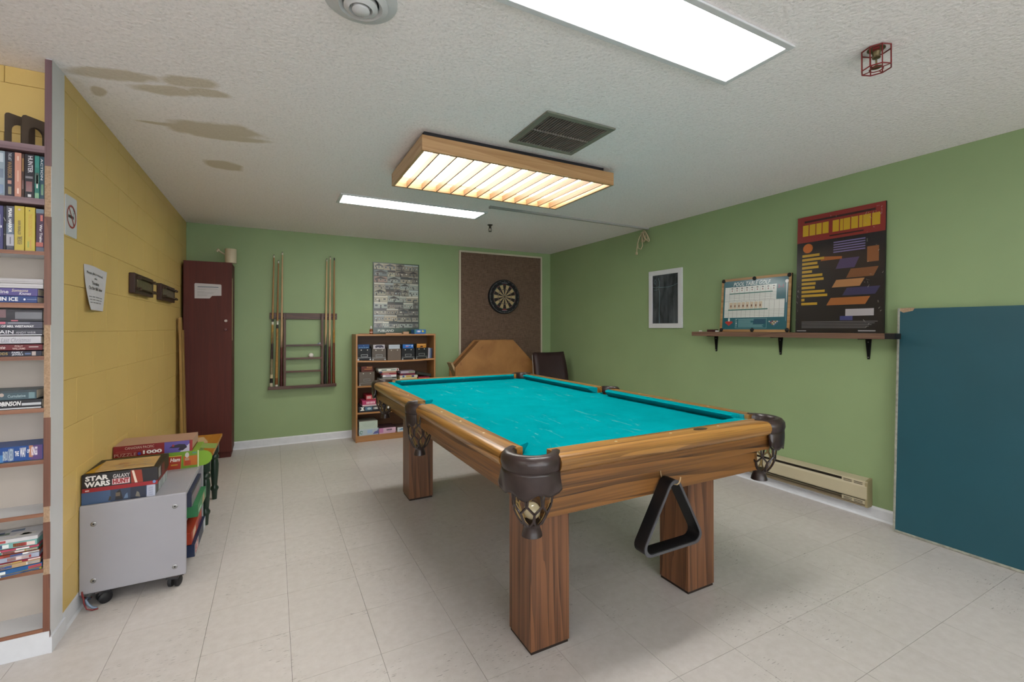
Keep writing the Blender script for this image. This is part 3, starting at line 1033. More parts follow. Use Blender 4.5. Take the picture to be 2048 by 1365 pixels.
for ci, ((xb, xt, zt), (lab, shaft, fore, dark, bands, ferr)) in enumerate(zip(cues, cue_style)):
    zb = 0.617
    t = thing('pool_cue', lab, 'cue', (xb, RKY - 0.050, zb), ry=math.atan2(xt - xb, zt - zb), rx=math.radians(-0.25), group='pool cues in the wall rack')
    L = math.hypot(zt - zb, xt - xb)
    def rr(z):
        return 0.0150 - (0.0150 - 0.0062) * (z / L) ** 0.9
    top_b = bands[-1][1]
    MB().lathe([(rr(top_b), top_b), (rr((L + top_b) / 2), (L + top_b) / 2), (0.0064, L - 0.03)], 14).build('shaft', mat('cue_shaft%d' % ci, shaft, 0.35, var=0.08), t, smooth=True)
    for (b0, b1, c) in bands:
        MB().lathe([(rr(b0), b0), (rr(b1), b1)], 14).build('butt_section', mat('cue_band' + c, c, 0.35, var=0.2, vscale=60), t, smooth=True)
    if ci in (2, 3, 4, 0):       # spliced points rising into the forearm
        b0 = bands[-1][1] if ci else 0.46
        cc = bands[0][2] if ci else '#3a2018'
        m = MB()
        for q in range(4):
            a = q * PI / 2 + 0.3
            n = 5
            r0, r1 = rr(b0) + 0.0004, rr(b0 + 0.13) + 0.0004
            m.add([(r0 * math.cos(a - 0.6), r0 * math.sin(a - 0.6), b0 - 0.002), (r0 * math.cos(a), r0 * math.sin(a), b0 - 0.002), (r0 * math.cos(a + 0.6), r0 * math.sin(a + 0.6), b0 - 0.002), (r1 * math.cos(a), r1 * math.sin(a), b0 + 0.13)], [(0, 1, 3), (1, 2, 3)])
        m.build('points', mat('cue_band' + cc, cc, 0.35, var=0.2, vscale=60), t)
    MB().lathe([(0.0064, L - 0.031), (0.0063, L - 0.008)], 12).build('ferrule', mat('ferrule' + ferr, ferr, 0.3), t, smooth=True)
    MB().lathe([(0.0063, L - 0.009), (0.0060, L - 0.003), (0.003, L)], 12).build('tip', mat('cue_tip', '#5a5a50', 0.8), t, smooth=True)
o = MB().lathe([(r * 0.92, z * 0.92) for r, z in prof], 20).build('cue_ball', mat('white_ball', '#ece8df', 0.12, spec=0.6), None, smooth=True)
o.location = (0.362, RKY - 0.031, 0.918 + 0.02623)
tag(o, 'white cue ball on the middle shelf of the cue rack', 'ball')
for k, (x, hgt_, c, lab) in enumerate([(0.452, 0.026, '#c9ccd0', 'pale chalk cube on the cue rack shelf, tallest of the three'), (0.4355, 0.018, '#8fa4b4', 'bluish chalk cube in the middle of the three on the rack shelf'), (0.415, 0.012, '#b9b4a6', 'flat worn chalk piece on the cue rack shelf')]):
    o = MB().box(-0.008, 0.008, -0.008, 0.008, 0, hgt_).build('chalk_cube', mat('chalk%d' % k, c, 0.9), None, bevel=0.001)
    o.location = (x, RKY - 0.030, 1.058)
    tag(o, lab, 'chalk')

# ------------------------------------------------------------------ mahogany locker
CBX0, CBX1, CBY0, CBY1, CBZ = -0.735, -0.352, 5.098, 5.40, 1.868
t = thing('locker', 'tall dark red wooden locker in the corner', 'cabinet', ((CBX0 + CBX1) / 2, (CBY0 + CBY1) / 2, 0))
hx, hy = (CBX1 - CBX0) / 2, (CBY1 - CBY0) / 2
MB().box(-hx, hx, -hy + 0.02, hy, 0.05, CBZ - 0.004).build('body', MAHOG, t, bevel=0.002)
MB().box(-hx + 0.01, hx - 0.01, -hy + 0.035, hy - 0.01, 0.0, 0.052).build('plinth', MAHOG, t)
d = MB().box(-hx, hx - 0.002, -hy, -hy + 0.019, 0.06, CBZ).build('door', MAHOG, t, bevel=0.002)
MB().lathe([(0.014, 0), (0.014, -0.010), (0.009, -0.016), (0, -0.016)], 20, (0.142, -hy, 1.311), 'y').build('lock', mat('pale_knob', '#d9c9c4', 0.3), d, smooth=True)
MB().lathe([(0.008, 0), (0.007, -0.012), (0.015, -0.018), (0.012, -0.026), (0, -0.027)], 20, (0.142, -hy, 1.228), 'y').build('knob', mat('dark_red_knob', '#6a3230', 0.35), d, smooth=True)
MB().box(hx - 0.001, hx + 0.003, -hy + 0.02, -hy + 0.026, 1.12, 1.72).build('edge_strip', mat('pale_edge', '#b9a67c', 0.6), t)
pp = [(-0.105, 1.518), (0.012, 1.520), (0.032, 1.545), (0.106, 1.549), (0.106, 1.648), (0.100, 1.655), (-0.100, 1.660), (-0.106, 1.652)]
m = MB().prism(pp, 'y', -hy - 0.0016, -hy - 0.0004, '#d7d2d6')
pn = m.build('torn_notice', mat('notice_white', '#cfcace', 0.8))
place(pn, t.location)
tag(pn, 'torn white notice with a blue heading taped to the locker door', 'notice')
m = MB()
m.rect(-0.082, 0.082, 1.624, 1.630, '#3f5f78', -hy - 0.0022)
rnd = random.Random(5)
for z, x1 in ((1.607, 0.075), (1.600, -0.02), (1.582, -0.03), (1.574, 0.05), (1.566, 0.04), (1.552, 0.0), (1.544, -0.01)):
    m.text('locker notice text line number', -0.085, x1, z, z + 0.005, '#9a979c', -hy - 0.0022, 0.0) if False else m.rect(-0.085, x1, z, z + 0.0025, '#a9a6ab', -hy - 0.0022)
m.build('lettering', PRINT, pn)

t = thing('white_canister', 'off-white plastic cylinder standing on top of the locker', 'container', (-0.366, 5.14, CBZ))
CANW = mat('offwhite_plastic', '#d6c8ac', 0.5, var=0.04)
MB().lathe([(0.048, 0), (0.049, 0.004), (0.049, 0.132), (0.046, 0.136), (0.043, 0.134), (0.043, 0.02), (0, 0.02)], 28).build('cylinder', CANW, t, smooth=True)
t = thing('plastic_rod', 'short off-white rod with a tee end leaning by the white cylinder', 'rod', (-0.410, 5.19, CBZ))
MB().tube([(0.012, 0, 0.0), (0.004, 0.0, 0.080), (-0.066, 0.0, 0.125)], 0.0075, 8).build('shaft', CANW, t, smooth=True)
MB().tube([(-0.075, 0, 0.112), (-0.058, 0, 0.138)], 0.010, 8).build('tee_end', CANW, t, smooth=True)

# planks leaning between wall and locker
PINE = wood('pale_pine', '#b58a45', '#d3ab62', 'z', 0.6, 14, 0.5)
for k, (y0, x0, x1, hgt_, lab) in enumerate([(4.90, -0.705, -0.730, 1.33, 'long pale plank leaning on the yellow wall beside the locker'), (4.99, -0.700, -0.728, 1.22, 'shorter pale plank leaning in the gap behind the long plank')]):
    L = hgt_
    o = MB().box(-0.009, 0.009, -0.035, 0.035, 0, L).build('plank', PINE, None, bevel=0.002)
    place(o, (x0, y0, 0.006), ry=math.atan2(x1 - x0, L), rx=math.radians(-0.8))
    tag(o, lab, 'plank')

# ------------------------------------------------------------------ tall beech bookcase on the back wall
KX0, KX1, KY0, KY1, KZ = 0.786, 1.678, 5.114, 5.395, 1.172
t = thing('low_bookcase', 'beech laminate bookcase holding magazine files and board games', 'bookcase', (0, 0, 0))
MB().box(KX0, KX0 + 0.018, KY0, KY1, 0, KZ - 0.018).build('side_panel', BEECH, t, bevel=0.001)
MB().box(KX1 - 0.018, KX1, KY0, KY1, 0, KZ - 0.018).build('side_panel', BEECH, t, bevel=0.001)
MB().box(KX0, KX1, KY0, KY1, KZ - 0.018, KZ).build('top_board', BEECHX, t, bevel=0.001)
MB().box(KX0 + 0.018, KX1 - 0.018, KY1 - 0.008, KY1, 0, KZ - 0.018).build('back_panel', wood('dark_beech_back', '#6a4528', '#7f5532', 'x', 0.7, 8, 0.4), t)
MB().box(KX0 + 0.018, KX1 - 0.018, KY0 + 0.012, KY0 + 0.028, 0, 0.062).build('kick_board', BEECHX, t, bevel=0.001)
KS = [0.068, 0.322, 0.612, 0.886]          # tops of the shelves
for z in KS:
    x0, x1 = KX0 + 0.018, KX1 - 0.018
    n = 12
    sag = 0.010 if z > 0.8 else 0.003
    vs, fs = [], []
    for i in range(n + 1):
        x = x0 + (x1 - x0) * i / n
        dz = -sag * (1 - (2 * i / n - 1) ** 2) + (0.0 if z < 0.8 else 0.002)
        for (y, zz) in ((KY0 + 0.006, z - 0.018), (KY1 - 0.008, z - 0.018), (KY1 - 0.008, z), (KY0 + 0.006, z)):
            vs.append((x, y, zz + dz))
    for i in range(n):
        for j in range(4):
            fs.append((4 * i + j, 4 * i + (j + 1) % 4, 4 * i + 4 + (j + 1) % 4, 4 * i + 4 + j))
    fs += [(3, 2, 1, 0), (4 * n, 4 * n + 1, 4 * n + 2, 4 * n + 3)]
    MB().add(vs, fs).build('shelf', BEECHX, t)

def on_shelf(k, x0, x1):
    """height at which something flat from x0 to x1 rests on sagging shelf k"""
    a, b, n = KX0 + 0.018, KX1 - 0.018, 12
    sag, lift = (0.010, 0.002) if KS[k] > 0.8 else (0.003, 0.0)
    def h(x):
        t = min(max((x - a) / (b - a), 0.0), 1.0) * n
        i = min(int(t), n - 1)
        g = [-sag * (1 - (2 * q / n - 1) ** 2) + lift for q in (i, i + 1)]
        return KS[k] + g[0] + (g[1] - g[0]) * (t - i)
    return max(h(x0), h(x1)) + 0.00005

def bin_box(x0, x1, z, colour, label, front, depth=0.22, tall=0.128, papers=None, plate=True, yaw=0.0, rivets=True):
    w = x1 - x0
    t = thing('magazine_file', label, 'file box', ((x0 + x1) / 2, front, z), rz=yaw)
    CM = mat('file_' + colour, colour, 0.55)
    hw = w / 2
    MB().box(-hw, hw, 0, 0.003, 0, tall).build('front_panel', CM, t)
    m = MB()
    for s in (-1, 1):
        a, b = sorted((s * hw, s * (hw - 0.003)))
        m.prism([(0.003, 0), (depth, 0), (depth, tall + 0.04), (0.06, tall + 0.02), (0.003, tall)], 'x', a, b)
    m.build('side_panels', CM, t)
    MB().box(-hw, hw, depth - 0.003, depth, 0, tall + 0.04).build('back_panel', CM, t)
    MB().box(-hw, hw, 0.003, depth, 0, 0.003).build('bottom_panel', CM, t)
    if plate:
        m = MB()
        fw, fh, zc = 0.036, 0.013, tall * 0.40
        for (a, b, c, d) in ((-fw, fw, zc - fh, zc - fh + 0.004), (-fw, fw, zc + fh - 0.004, zc + fh), (-fw, -fw + 0.004, zc - fh, zc + fh), (fw - 0.004, fw, zc - fh, zc + fh)):
            m.box(a, b, -0.0025, 0.0, c, d)
        m.build('label_holder', STEEL, t)
        m = MB().box(-hw, hw, -0.002, 0, 0.026, 0.030)
        for s in (-1, 1):
            m.box(s * (hw - 0.008) - 0.008, s * (hw - 0.008) + 0.008, -0.003, 0, 0.0, 0.016)
        m.build('metal_edging', STEEL, t)
    if rivets:
        for s in (-1, 1):
            MB().lathe([(0.006, 0), (0.005, -0.003), (0, -0.004)], 10, (s * hw * 0.46, 0, tall * 0.88), 'y').build('rivet', mat('pale_rivet', '#d7d2c8', 0.3), t)
    return t
bins = [(0.806, 0.948, '#181a20', 'black magazine file holding a dark blue booklet'), (0.960, 1.108, '#6b625a', 'taupe magazine file holding a grey and white picture booklet'), (1.128, 1.276, '#75665a', 'brown magazine file without a label holder, holding white papers'), (1.286, 1.432, '#15171c', 'black magazine file holding a bright blue booklet'), (1.446, 1.586, '#121417', 'black magazine file holding an orange booklet')]
binz = [on_shelf(3, b_[0] - 0.001, b_[1] + 0.001) for b_ in bins]
booklet = [('#1d4f8f', '#7fb0d8', 'dark blue booklet standing in a black magazine file'), ('#c9c4cc', '#4a4458', 'white booklet with a dark grey picture in a taupe magazine file'), ('#c3cad4', '#8fa3bb', 'sheaf of white papers in the brown magazine file'), ('#1f78d6', '#bfe0ff', 'bright blue booklet standing in a black magazine file'), ('#e0952c', '#5a2f14', 'orange booklet with a dark picture in a black magazine file')]
for k, (x0, x1, c, lab) in enumerate(bins):
    bin_box(x0, x1, binz[k], c, lab, KY0 + 0.012, plate=(k != 2), yaw=(0.05 if k == 4 else 0.0), tall=0.128)
    w = (x1 - x0) * (0.84 if k != 4 else 0.8)
    o = MB().box(-w / 2, w / 2, 0, 0.012, 0, 0.170).build('booklet', mat('bk' + booklet[k][0], booklet[k][0], 0.45), None)
    place(o, ((x0 + x1) / 2 + (0.004 if k != 0 else -0.004), KY0 + 0.030, binz[k] + 0.0031), rz=(0.05 if k == 4 else 0.0))
    tag(o, booklet[k][2], 'booklet')
    m = MB()
    c2 = booklet[k][1]
    if k == 0:
        for q in range(6):
            m.disc(-w * 0.38 + q * w * 0.15, 0.136, 0.006, 0.006, c2, -0.0006, 10)
        m.disc(0, 0.155, 0.004, 0.004, c2, -0.0006, 8)
    elif k == 1:
        m.poly([(-0.035, 0.132), (-0.045, 0.150), (-0.03, 0.163), (0.03, 0.164), (0.05, 0.150), (0.046, 0.132), (0.03, 0.140), (0.01, 0.134), (-0.012, 0.142)], c2, -0.0006)
    elif k == 2:
        m.rect(-w * .45, w * .45, 0.150, 0.153, c2, -0.0006)
    elif k == 3:
        m.rect(-0.03, 0.03, 0.155, 0.160, c2, -0.0006)
        m.rect(-0.028, 0.004, 0.140, 0.149, '#e58a9a', -0.0006)
        m.rect(0.04, 0.05, 0.145, 0.162, '#e9f4ff', -0.0006)
    else:
        m.poly([(-0.02, 0.128), (-0.012, 0.146), (0.01, 0.147), (0.02, 0.130)], c2, -0.0006)
        m.rect(-0.05, 0.05, 0.156, 0.160, '#f4d9a0', -0.0006)
    m.build('cover_print', PRINT, o)
for k, (c, lab) in enumerate([('#c7c3cc', 'thin white booklet standing at the end of the file row'), ('#7f8fae', 'thin grey blue booklet between white and navy booklets'), ('#2c3a5e', 'thin navy booklet standing by the bookcase side')]):
    o = MB().box(-0.006, 0.006, 0, 0.15, 0, 0.122 - 0.004 * k).build('booklet', mat('thin' + c, c, 0.5), None)
    place(o, (1.606 + k * 0.0165, KY0 + 0.03, on_shelf(3, 1.600, 1.613 + k * 0.0165) + 0.0002), ry=0.03)
    tag(o, lab, 'booklet')

def game(name, x, y, z, w, d, h, colour, label, cat='game box', rz=0.0, rx=0.0, ry=0.0, top=None, draw=None, side=None, gl=False):
    """box with its front centre-bottom at x,y,z, facing -Y; draw(m) prints on the front"""
    t = thing(name, label, cat, (x, y, z), rz, rx, ry)
    lid_h = h * 0.8
    MB().box(-w / 2, w / 2, 0, d, h - lid_h, h).build('lid', mat('gl' + (top or colour), top or colour, 0.45), t, bevel=0.0008, seg=1)
    MB().box(-w / 2 + 0.002, w / 2 - 0.002, 0.002, d - 0.002, 0, h - lid_h).build('tray', mat('gt' + (side or colour), side or colour, 0.5), t)
    m = MB().rect(-w / 2, w / 2, h - lid_h, h, colour, -0.0005)
    if draw:
        draw(m, w, h)
    m.build('front_print', GLOSS if gl else PRINT, t)
    return t

# second shelf: file, stacks of books
bin_box(0.822, 0.985, on_shelf(2, 0.822, 0.985), '#70655b', 'taupe magazine file on the shelf below the file row, holding a brown book', KY0 + 0.012, plate=True, tall=0.150)
o = MB().box(-0.062, 0.062, 0, 0.03, 0, 0.205).build('book', mat('brownbook', '#6d2f22', 0.5), None, bevel=0.001)
place(o, (0.912, KY0 + 0.04, on_shelf(2, 0.822, 0.985) + 0.0031))
tag(o, 'brown book with orange lettering standing in the taupe file', 'book')
m = MB()
m.text('Grand', -0.005, 0.05, 0.186, 0.200, '#f0b060', -0.0006)
m.text('Puzzle Book', -0.03, 0.05, 0.168, 0.180, '#e89a50', -0.0006) if False else m.rect(-0.03, 0.05, 0.170, 0.177, '#d88a48', -0.0006)
m.build('lettering', PRINT, o)

def stack_books(x0, y, z0, specs, cat='book'):
    z = z0
    for (w, h, d, c, dx, lab, draw) in specs:
        o = MB().box(-w / 2, w / 2, 0, d, 0, h).build('book', mat('sb' + c, c, 0.45), None, bevel=0.001, seg=1)
        place(o, (x0 + dx, y, z), rz=random.uniform(-0.03, 0.03))
        tag(o, lab, cat)
        MB().box(-w / 2 + 0.002, w / 2 + 0.0008, 0.004, d + 0.0008, 0.003, h - 0.003).build('pages', PAGES, o)
        m = MB()
        if draw:
            draw(m, w, h)
        else:
            m.rect(-w * 0.3, w * 0.25, h * 0.35, h * 0.65, '#8f8a86', -0.0006)
        m.build('spine_print', PRINT, o)
        z += h + 0.0004
    return z
def bars(*items):
    def d(m, w, h):
        for (a, b, c0, c1, col) in items:
            m.rect(-w / 2 + a * w, -w / 2 + b * w, c0 * h, c1 * h, col, -0.0007)
    return d
stack_books(1.125, KY0 + 0.015, on_shelf(2, 1.02, 1.235), [
    (0.205, 0.022, 0.16, '#cfc8cc', 0.0, 'white book with a pink emblem at the bottom of the tilted stack', bars((.35, .7, .2, .8, '#c96a80'))),
    (0.175, 0.020, 0.15, '#dcd8d4', 0.02, 'white book with grey band, second from the shelf in its stack', bars((.1, .9, .55, .85, '#a8a8a6'))),
    (0.190, 0.022, 0.15, '#b4b1a8', 0.01, 'grey green book in the middle of the white book stack', bars((.1, .8, .3, .7, '#83857c'))),
    (0.170, 0.018, 0.15, '#5a5c58', 0.02, 'dark grey book with a pale edge in the white book stack', bars((.1, .7, .3, .6, '#b9b9b4'))),
    (0.150, 0.024, 0.15, '#e4e0e2', 0.025, 'white book with purple lettering in the white book stack', bars((.2, .6, .3, .7, '#9a86b0'))),
    (0.165, 0.022, 0.15, '#a8424a', 0.02, 'red book lying in the white book stack', bars((.1, .5, .3, .7, '#d9a0a0'))),
    (0.190, 0.018, 0.15, '#c7a78f', 0.005, 'tan book with a blue end in the white book stack', bars((.0, .18, .0, 1, '#3a4468'))),
    (0.225, 0.027, 0.16, '#d9dad2', 0.015, 'white book with green lettering on top of its stack', bars((.15, .4, .3, .7, '#5f7f66'), (.6, .85, .3, .7, '#7c9484'), (.9, .96, .1, .9, '#a03a44')))])
stack_books(1.352, KY0 + 0.014, on_shelf(2, 1.262, 1.442), [
    (0.170, 0.042, 0.16, '#dfe0dc', 0.0, 'white and teal book at the bottom of the colourful stack', bars((.5, 1., .0, 1, '#3f9a90'), (.58, .85, .3, .7, '#b8e0da'))),
    (0.198, 0.024, 0.16, '#dfd79a', 0.012, 'pale yellow book in the colourful stack', bars((.0, .1, .0, 1, '#f0ead0'), (.88, 1, .0, 1, '#e9d890'))),
    (0.205, 0.026, 0.16, '#d9cfc2', 0.014, 'cream book with yellow and blue blocks in the colourful stack', bars((.15, .25, .1, .9, '#3f6fae'), (.35, .65, .1, .9, '#d8b65c'), (.66, .8, .1, .9, '#5a4a78'))),
    (0.175, 0.022, 0.15, '#7d2338', 0.0, 'dark crimson book in the colourful stack', bars((.2, .4, .3, .7, '#3b3468'))),
    (0.165, 0.026, 0.15, '#b6aab8', 0.004, 'mauve grey book on top of the colourful stack', bars((.55, .95, .2, .8, '#8f9a78')))])
o = MB().box(-0.085, 0.085, 0, 0.17, 0, 0.012).build('book', mat('whiteflat', '#cfccca', 0.5), None)
zs = on_shelf(2, 1.46, 1.63)
tag(place(o, (1.545, KY0 + 0.02, zs)), 'flat white book under the crimson box by the bookcase side', 'book')
o = MB().box(-0.065, 0.065, 0, 0.15, 0, 0.050).build('card_box', mat('crimson', '#a31f44', 0.45), None, bevel=0.002)
tag(place(o, (1.548, KY0 + 0.026, zs + 0.0121), rz=-0.03), 'crimson card box under a leaning dark book', 'game box')
o = MB().box(-0.09, 0.09, 0, 0.16, 0, 0.030).build('book', mat('darkolive', '#2f2f28', 0.5), None, bevel=0.001)
tag(place(o, (1.545, KY0 + 0.04, zs + 0.0780), ry=0.208), 'dark hardback leaning askew on the crimson box', 'book')

# third shelf
def d_puzzle(m, w, h):
    m.poly([(-w * .46, h * .3), (-w * .40, h * .62), (-w * .45, h * .9), (-w * .33, h * .9), (-w * .36, h * .62), (-w * .32, h * .3)], '#e6e6e0', -0.001)
    m.rect(-w * .30, -w * .08, h * .28, h * .92, '#5f86a0', -0.001)
    m.disc(-w * .18, h * .6, w * .06, h * .2, '#bcd0d8', -0.0015)
    m.text('1000', -w * .04, w * .13, h * .38, h * .82, '#e8e8e4', -0.001, 0.03)
    m.text('Pieces', w * .15, w * .26, h * .4, h * .62, '#b8b8b8', -0.001)
    m.disc(w * .42, h * .55, h * .2, h * .2, '#f0f0ee', -0.001)
z3 = on_shelf(1, 0.8175, 1.1625)
game('puzzle_box', 0.990, KY0 + 0.012, z3, 0.345, 0.24, 0.062, '#1f2530', 'black thousand piece puzzle box under two pink boxes', 'puzzle', draw=d_puzzle)
def d_pink(m, w, h):
    m.rect(-w * .5, w * .5, h * .2, h * .28, '#f2d6dc', -0.001)
    m.text('CLUEDO', -w * .25, w * .3, h * .42, h * .78, '#f7e4ea', -0.001, 0.02) if False else [m.rect(-w * .25 + q * w * .09, -w * .25 + q * w * .09 + w * .06, h * .42, h * .8, '#f6dbe4', -0.001) for q in range(6)]
game('game_box', 0.945, KY0 + 0.018, z3 + 0.0621, 0.175, 0.20, 0.062, '#d2497c', 'bright pink game box under the red one on the third shelf', draw=d_pink, side='#e6d0d4')
def d_red(m, w, h):
    m.rect(-w * .45, -w * .1, h * .35, h * .85, '#dfb8b8', -0.001)
    m.rect(0, w * .4, h * .3, h * .42, '#f2c0b8', -0.001)
    m.rect(0, w * .4, h * .55, h * .85, '#b5303e', -0.001)
game('game_box', 0.963, KY0 + 0.022, z3 + 0.1242, 0.130, 0.19, 0.056, '#e0575c', 'red and coral game box on top of the pink box', draw=d_red, side='#b93048', top='#c23448')

# bottom shelf
def d_mint(m, w, h):
    for q in range(-3, 12):
        for s in (-1, 1):
            x = -w * .5 + q * w * .09
            p = [(x, h * .22), (x + 0.0012, h * .22), (x + s * h * .75 + 0.0012, h * .97), (x + s * h * .75, h * .97)]
            if min(a for a, b in p) > -w / 2 and max(a for a, b in p) < w / 2:
                m.poly(p, '#7f9a8c', -0.001)
def d_recycle(m, w, h):
    m.ring(-w * .38, h * .52, h * .16, h * .26, '#4f8f62', -0.001, 20, 0.3, 5.6)
    m.rect(-w * .08, w * .18, h * .3, h * .85, '#a9c4e6', -0.001)
    m.poly([(w * .2, h * .15), (w * .5, h * .15), (w * .48, h * .95), (w * .43, h * .6), (w * .3, h * .5)], '#6b6aa8', -0.001)
z4 = on_shelf(0, 0.821, 1.029)
game('game_box', 0.925, KY0 + 0.012, z4, 0.208, 0.24, 0.068, '#bccad2', 'pale blue game box with a green arrow ring on the bottom shelf', draw=d_recycle)
game('game_box', 0.920, KY0 + 0.012, z4 + 0.0681, 0.196, 0.22, 0.086, '#c3d2c4', 'mint box with a diamond lattice pattern on the bottom shelf', draw=d_mint, top='#9a9c94')
def d_blush(m, w, h):
    m.rect(-w * .5, -w * .25, h * .2, h * 1.0, '#d389b8', -0.001)
    m.text('PAPER', -w * .05, w * .28, h * .5, h * .75, '#3a2f3a', -0.001, 0.02) if False else [m.rect(-w * .05 + q * w * .065, -w * .05 + q * w * .065 + w * .048, h * .5, h * .76, '#3c3140', -0.001) for q in range(5)]
    m.rect(-w * .02, w * .24, h * .33, h * .38, '#a880a0', -0.001)
game('game_box', 1.128, KY0 + 0.02, on_shelf(0, 1.035, 1.221), 0.185, 0.23, 0.062, '#e0b9cf', 'pale pink game box beside the mint box', draw=d_blush, top='#5a4046')
def d_lb(m, w, h):
    m.poly([(-w * .4, h * .4), (-w * .2, h * .75), (w * .4, h * .7), (w * .3, h * .4)], '#6fa0cc', -0.001)
game('game_box', 1.315, KY0 + 0.03, on_shelf(0, 1.24, 1.39), 0.150, 0.2, 0.050, '#d7e0e6', 'small white and blue box at the end of the bottom shelf', draw=d_lb, top='#6f5a50')

# on top of the bookcase
t = thing('glue_bottle', 'small amber bottle with a white pointed cap on the bookcase', 'bottle', (0.965, KY0 + 0.10, KZ))
MB().lathe([(0.016, 0), (0.018, 0.004), (0.018, 0.050), (0.009, 0.060)], 18).build('body', mat('amber', '#9a5a34', 0.25), t, smooth=True)
MB().lathe([(0.0185, 0.014), (0.0185, 0.028)], 18, cap=False).build('label', mat('pinklabel', '#e0b0a0', 0.6), t, smooth=True)
MB().lathe([(0.009, 0.059), (0.010, 0.066), (0.008, 0.082), (0.003, 0.094), (0, 0.094)], 14).build('cap', WHITE, t, smooth=True)
o = MB().box(-0.06, 0.06, 0, 0.012, 0, 0.007).build('stick', mat('dull_stick', '#a8745a', 0.6), None, bevel=0.001)
tag(place(o, (0.885, KY0 + 0.06, KZ), rz=0.1), 'thin brown stick lying beside the amber bottle', 'stick')
o = MB().box(-0.090, 0.090, 0, 0.02, 0, 0.012).build('stick', mat('pale_stick', '#d2a98c', 0.6), None, bevel=0.001)
tag(place(o, (1.205, KY0 + 0.05, KZ), rz=0.02), 'pale wooden stick lying under the collage poster', 'stick')
o = MB().box(-0.034, 0.034, 0, 0.03, 0, 0.026).build('small_box', mat('tan_block', '#cfa98a', 0.6), None, bevel=0.002)
tag(place(o, (1.348, KY0 + 0.06, KZ), rz=0.1), 'small tan box on the bookcase between stick and blue puzzle', 'box')
def d_100(m, w, h):
    m.text('100', -w * .28, w * .02, h * .35, h * .8, '#f4f4f4', -0.001, 0.03)
    m.disc(w * .22, h * .6, w * .09, h * .26, '#d8d26a', -0.001)
    m.disc(w * .34, h * .55, w * .05, h * .2, '#5fb08a', -0.001)
    m.rect(-w * .5, -w * .36, h * .2, h, '#3f9a9a', -0.001)
game('puzzle_box', 1.508, KY0 + 0.045, KZ, 0.135, 0.15, 0.050, '#2d7fd6', 'small bright blue hundred piece puzzle on the bookcase top', 'puzzle', draw=d_100)

# ------------------------------------------------------------------ collage poster of house fronts
PW, PH = 0.545, 0.832
t = thing('collage_poster', 'poster of many shop and house fronts with a dark green border', 'poster', (1.292, YB - 0.020, KZ + 0.002), rx=math.radians(-0.4))
MB().box(-PW / 2, PW / 2, 0, 0.010, 0, PH).build('board', mat('dark_green_board', '#24382c', 0.5), t)
m = MB()
m.rect(-PW / 2 + .002, PW / 2 - .002, 0.002, PH - .002, '#2b4a38', -0.0005)
rnd = random.Random(11)
bx0, bx1, bz0, bz1 = -PW / 2 + 0.012, PW / 2 - 0.012, 0.066, PH - 0.010
pal = ['#8f8a7c', '#a39c8a', '#6f6a64', '#9aa39a', '#b9b49c', '#7c7670', '#5c5650', '#a8b0a8', '#c2bb9e', '#8a7f70', '#93958f', '#b3a58a', '#7f8c8c', '#a98f84']
rows = 10
rz_ = bz1
for r_ in range(rows):
    rh = (bz1 - bz0) / rows
    x = bx0
    while x < bx1 - 0.02:
        w = min(rnd.uniform(0.07, 0.16), bx1 - x)
        if bx1 - x - w < 0.04:
            w = bx1 - x
        z0 = rz_ - rh
        c = rnd.choice(pal)
        m.rect(x, x + w - .0015, z0 + .001, rz_ - .001, c, -0.001)
        st = rnd.random()
        dk = rnd.choice(['#2e2a28', '#3c3632', '#4a4640', '#33383a'])
        lt = rnd.choice(['#d8d4c4', '#c9c6b8', '#e0dccb', '#b8c4c4'])
        if st < 0.3:
            m.rect(x, x + w - .0015, rz_ - rh * .34, rz_ - .001, dk, -0.0014)
        elif st < 0.6:
            m.rect(x, x + w - .0015, rz_ - rh * .2, rz_ - .001, lt, -0.0014)
        else:
            m.poly([(x, rz_ - rh * .4), (x + w - .002, rz_ - rh * .4), (x + w * .5, rz_ - .002)], dk, -0.0014)
        nw = rnd.choice([2, 3, 3, 4])
        for q in range(nw):
            wx = x + w * (q + .22) / nw
            ww = w / nw * .56
            cc = rnd.choice([dk, dk, lt, '#5a6468'])
            zz = z0 + rh * rnd.choice([.28, .36])
            m.rect(wx, wx + ww, zz, zz + rh * .26, lt if cc == dk else dk, -0.0017)
            m.rect(wx + ww * .15, wx + ww * .85, zz + rh * .03, zz + rh * .23, cc, -0.0020)
        dxx = x + w * rnd.uniform(.1, .75)
        m.rect(dxx, dxx + w * .1, z0 + .002, z0 + rh * .38, dk, -0.0022)
        m.rect(x, x + w - .0015, z0 + .001, z0 + rh * .09, rnd.choice(['#6d6a66', '#bdb9aa', '#3e4442']), -0.0018)
        x += w
    rz_ -= rh
m.text('PUBLAND', -PW * .40, -PW * .06, 0.022, 0.050, '#d9dfd6', -0.0012, 0.015)
m.build('picture_print', print_mat('poster_print', 0.35, 0.1) if False else GLOSS, t)

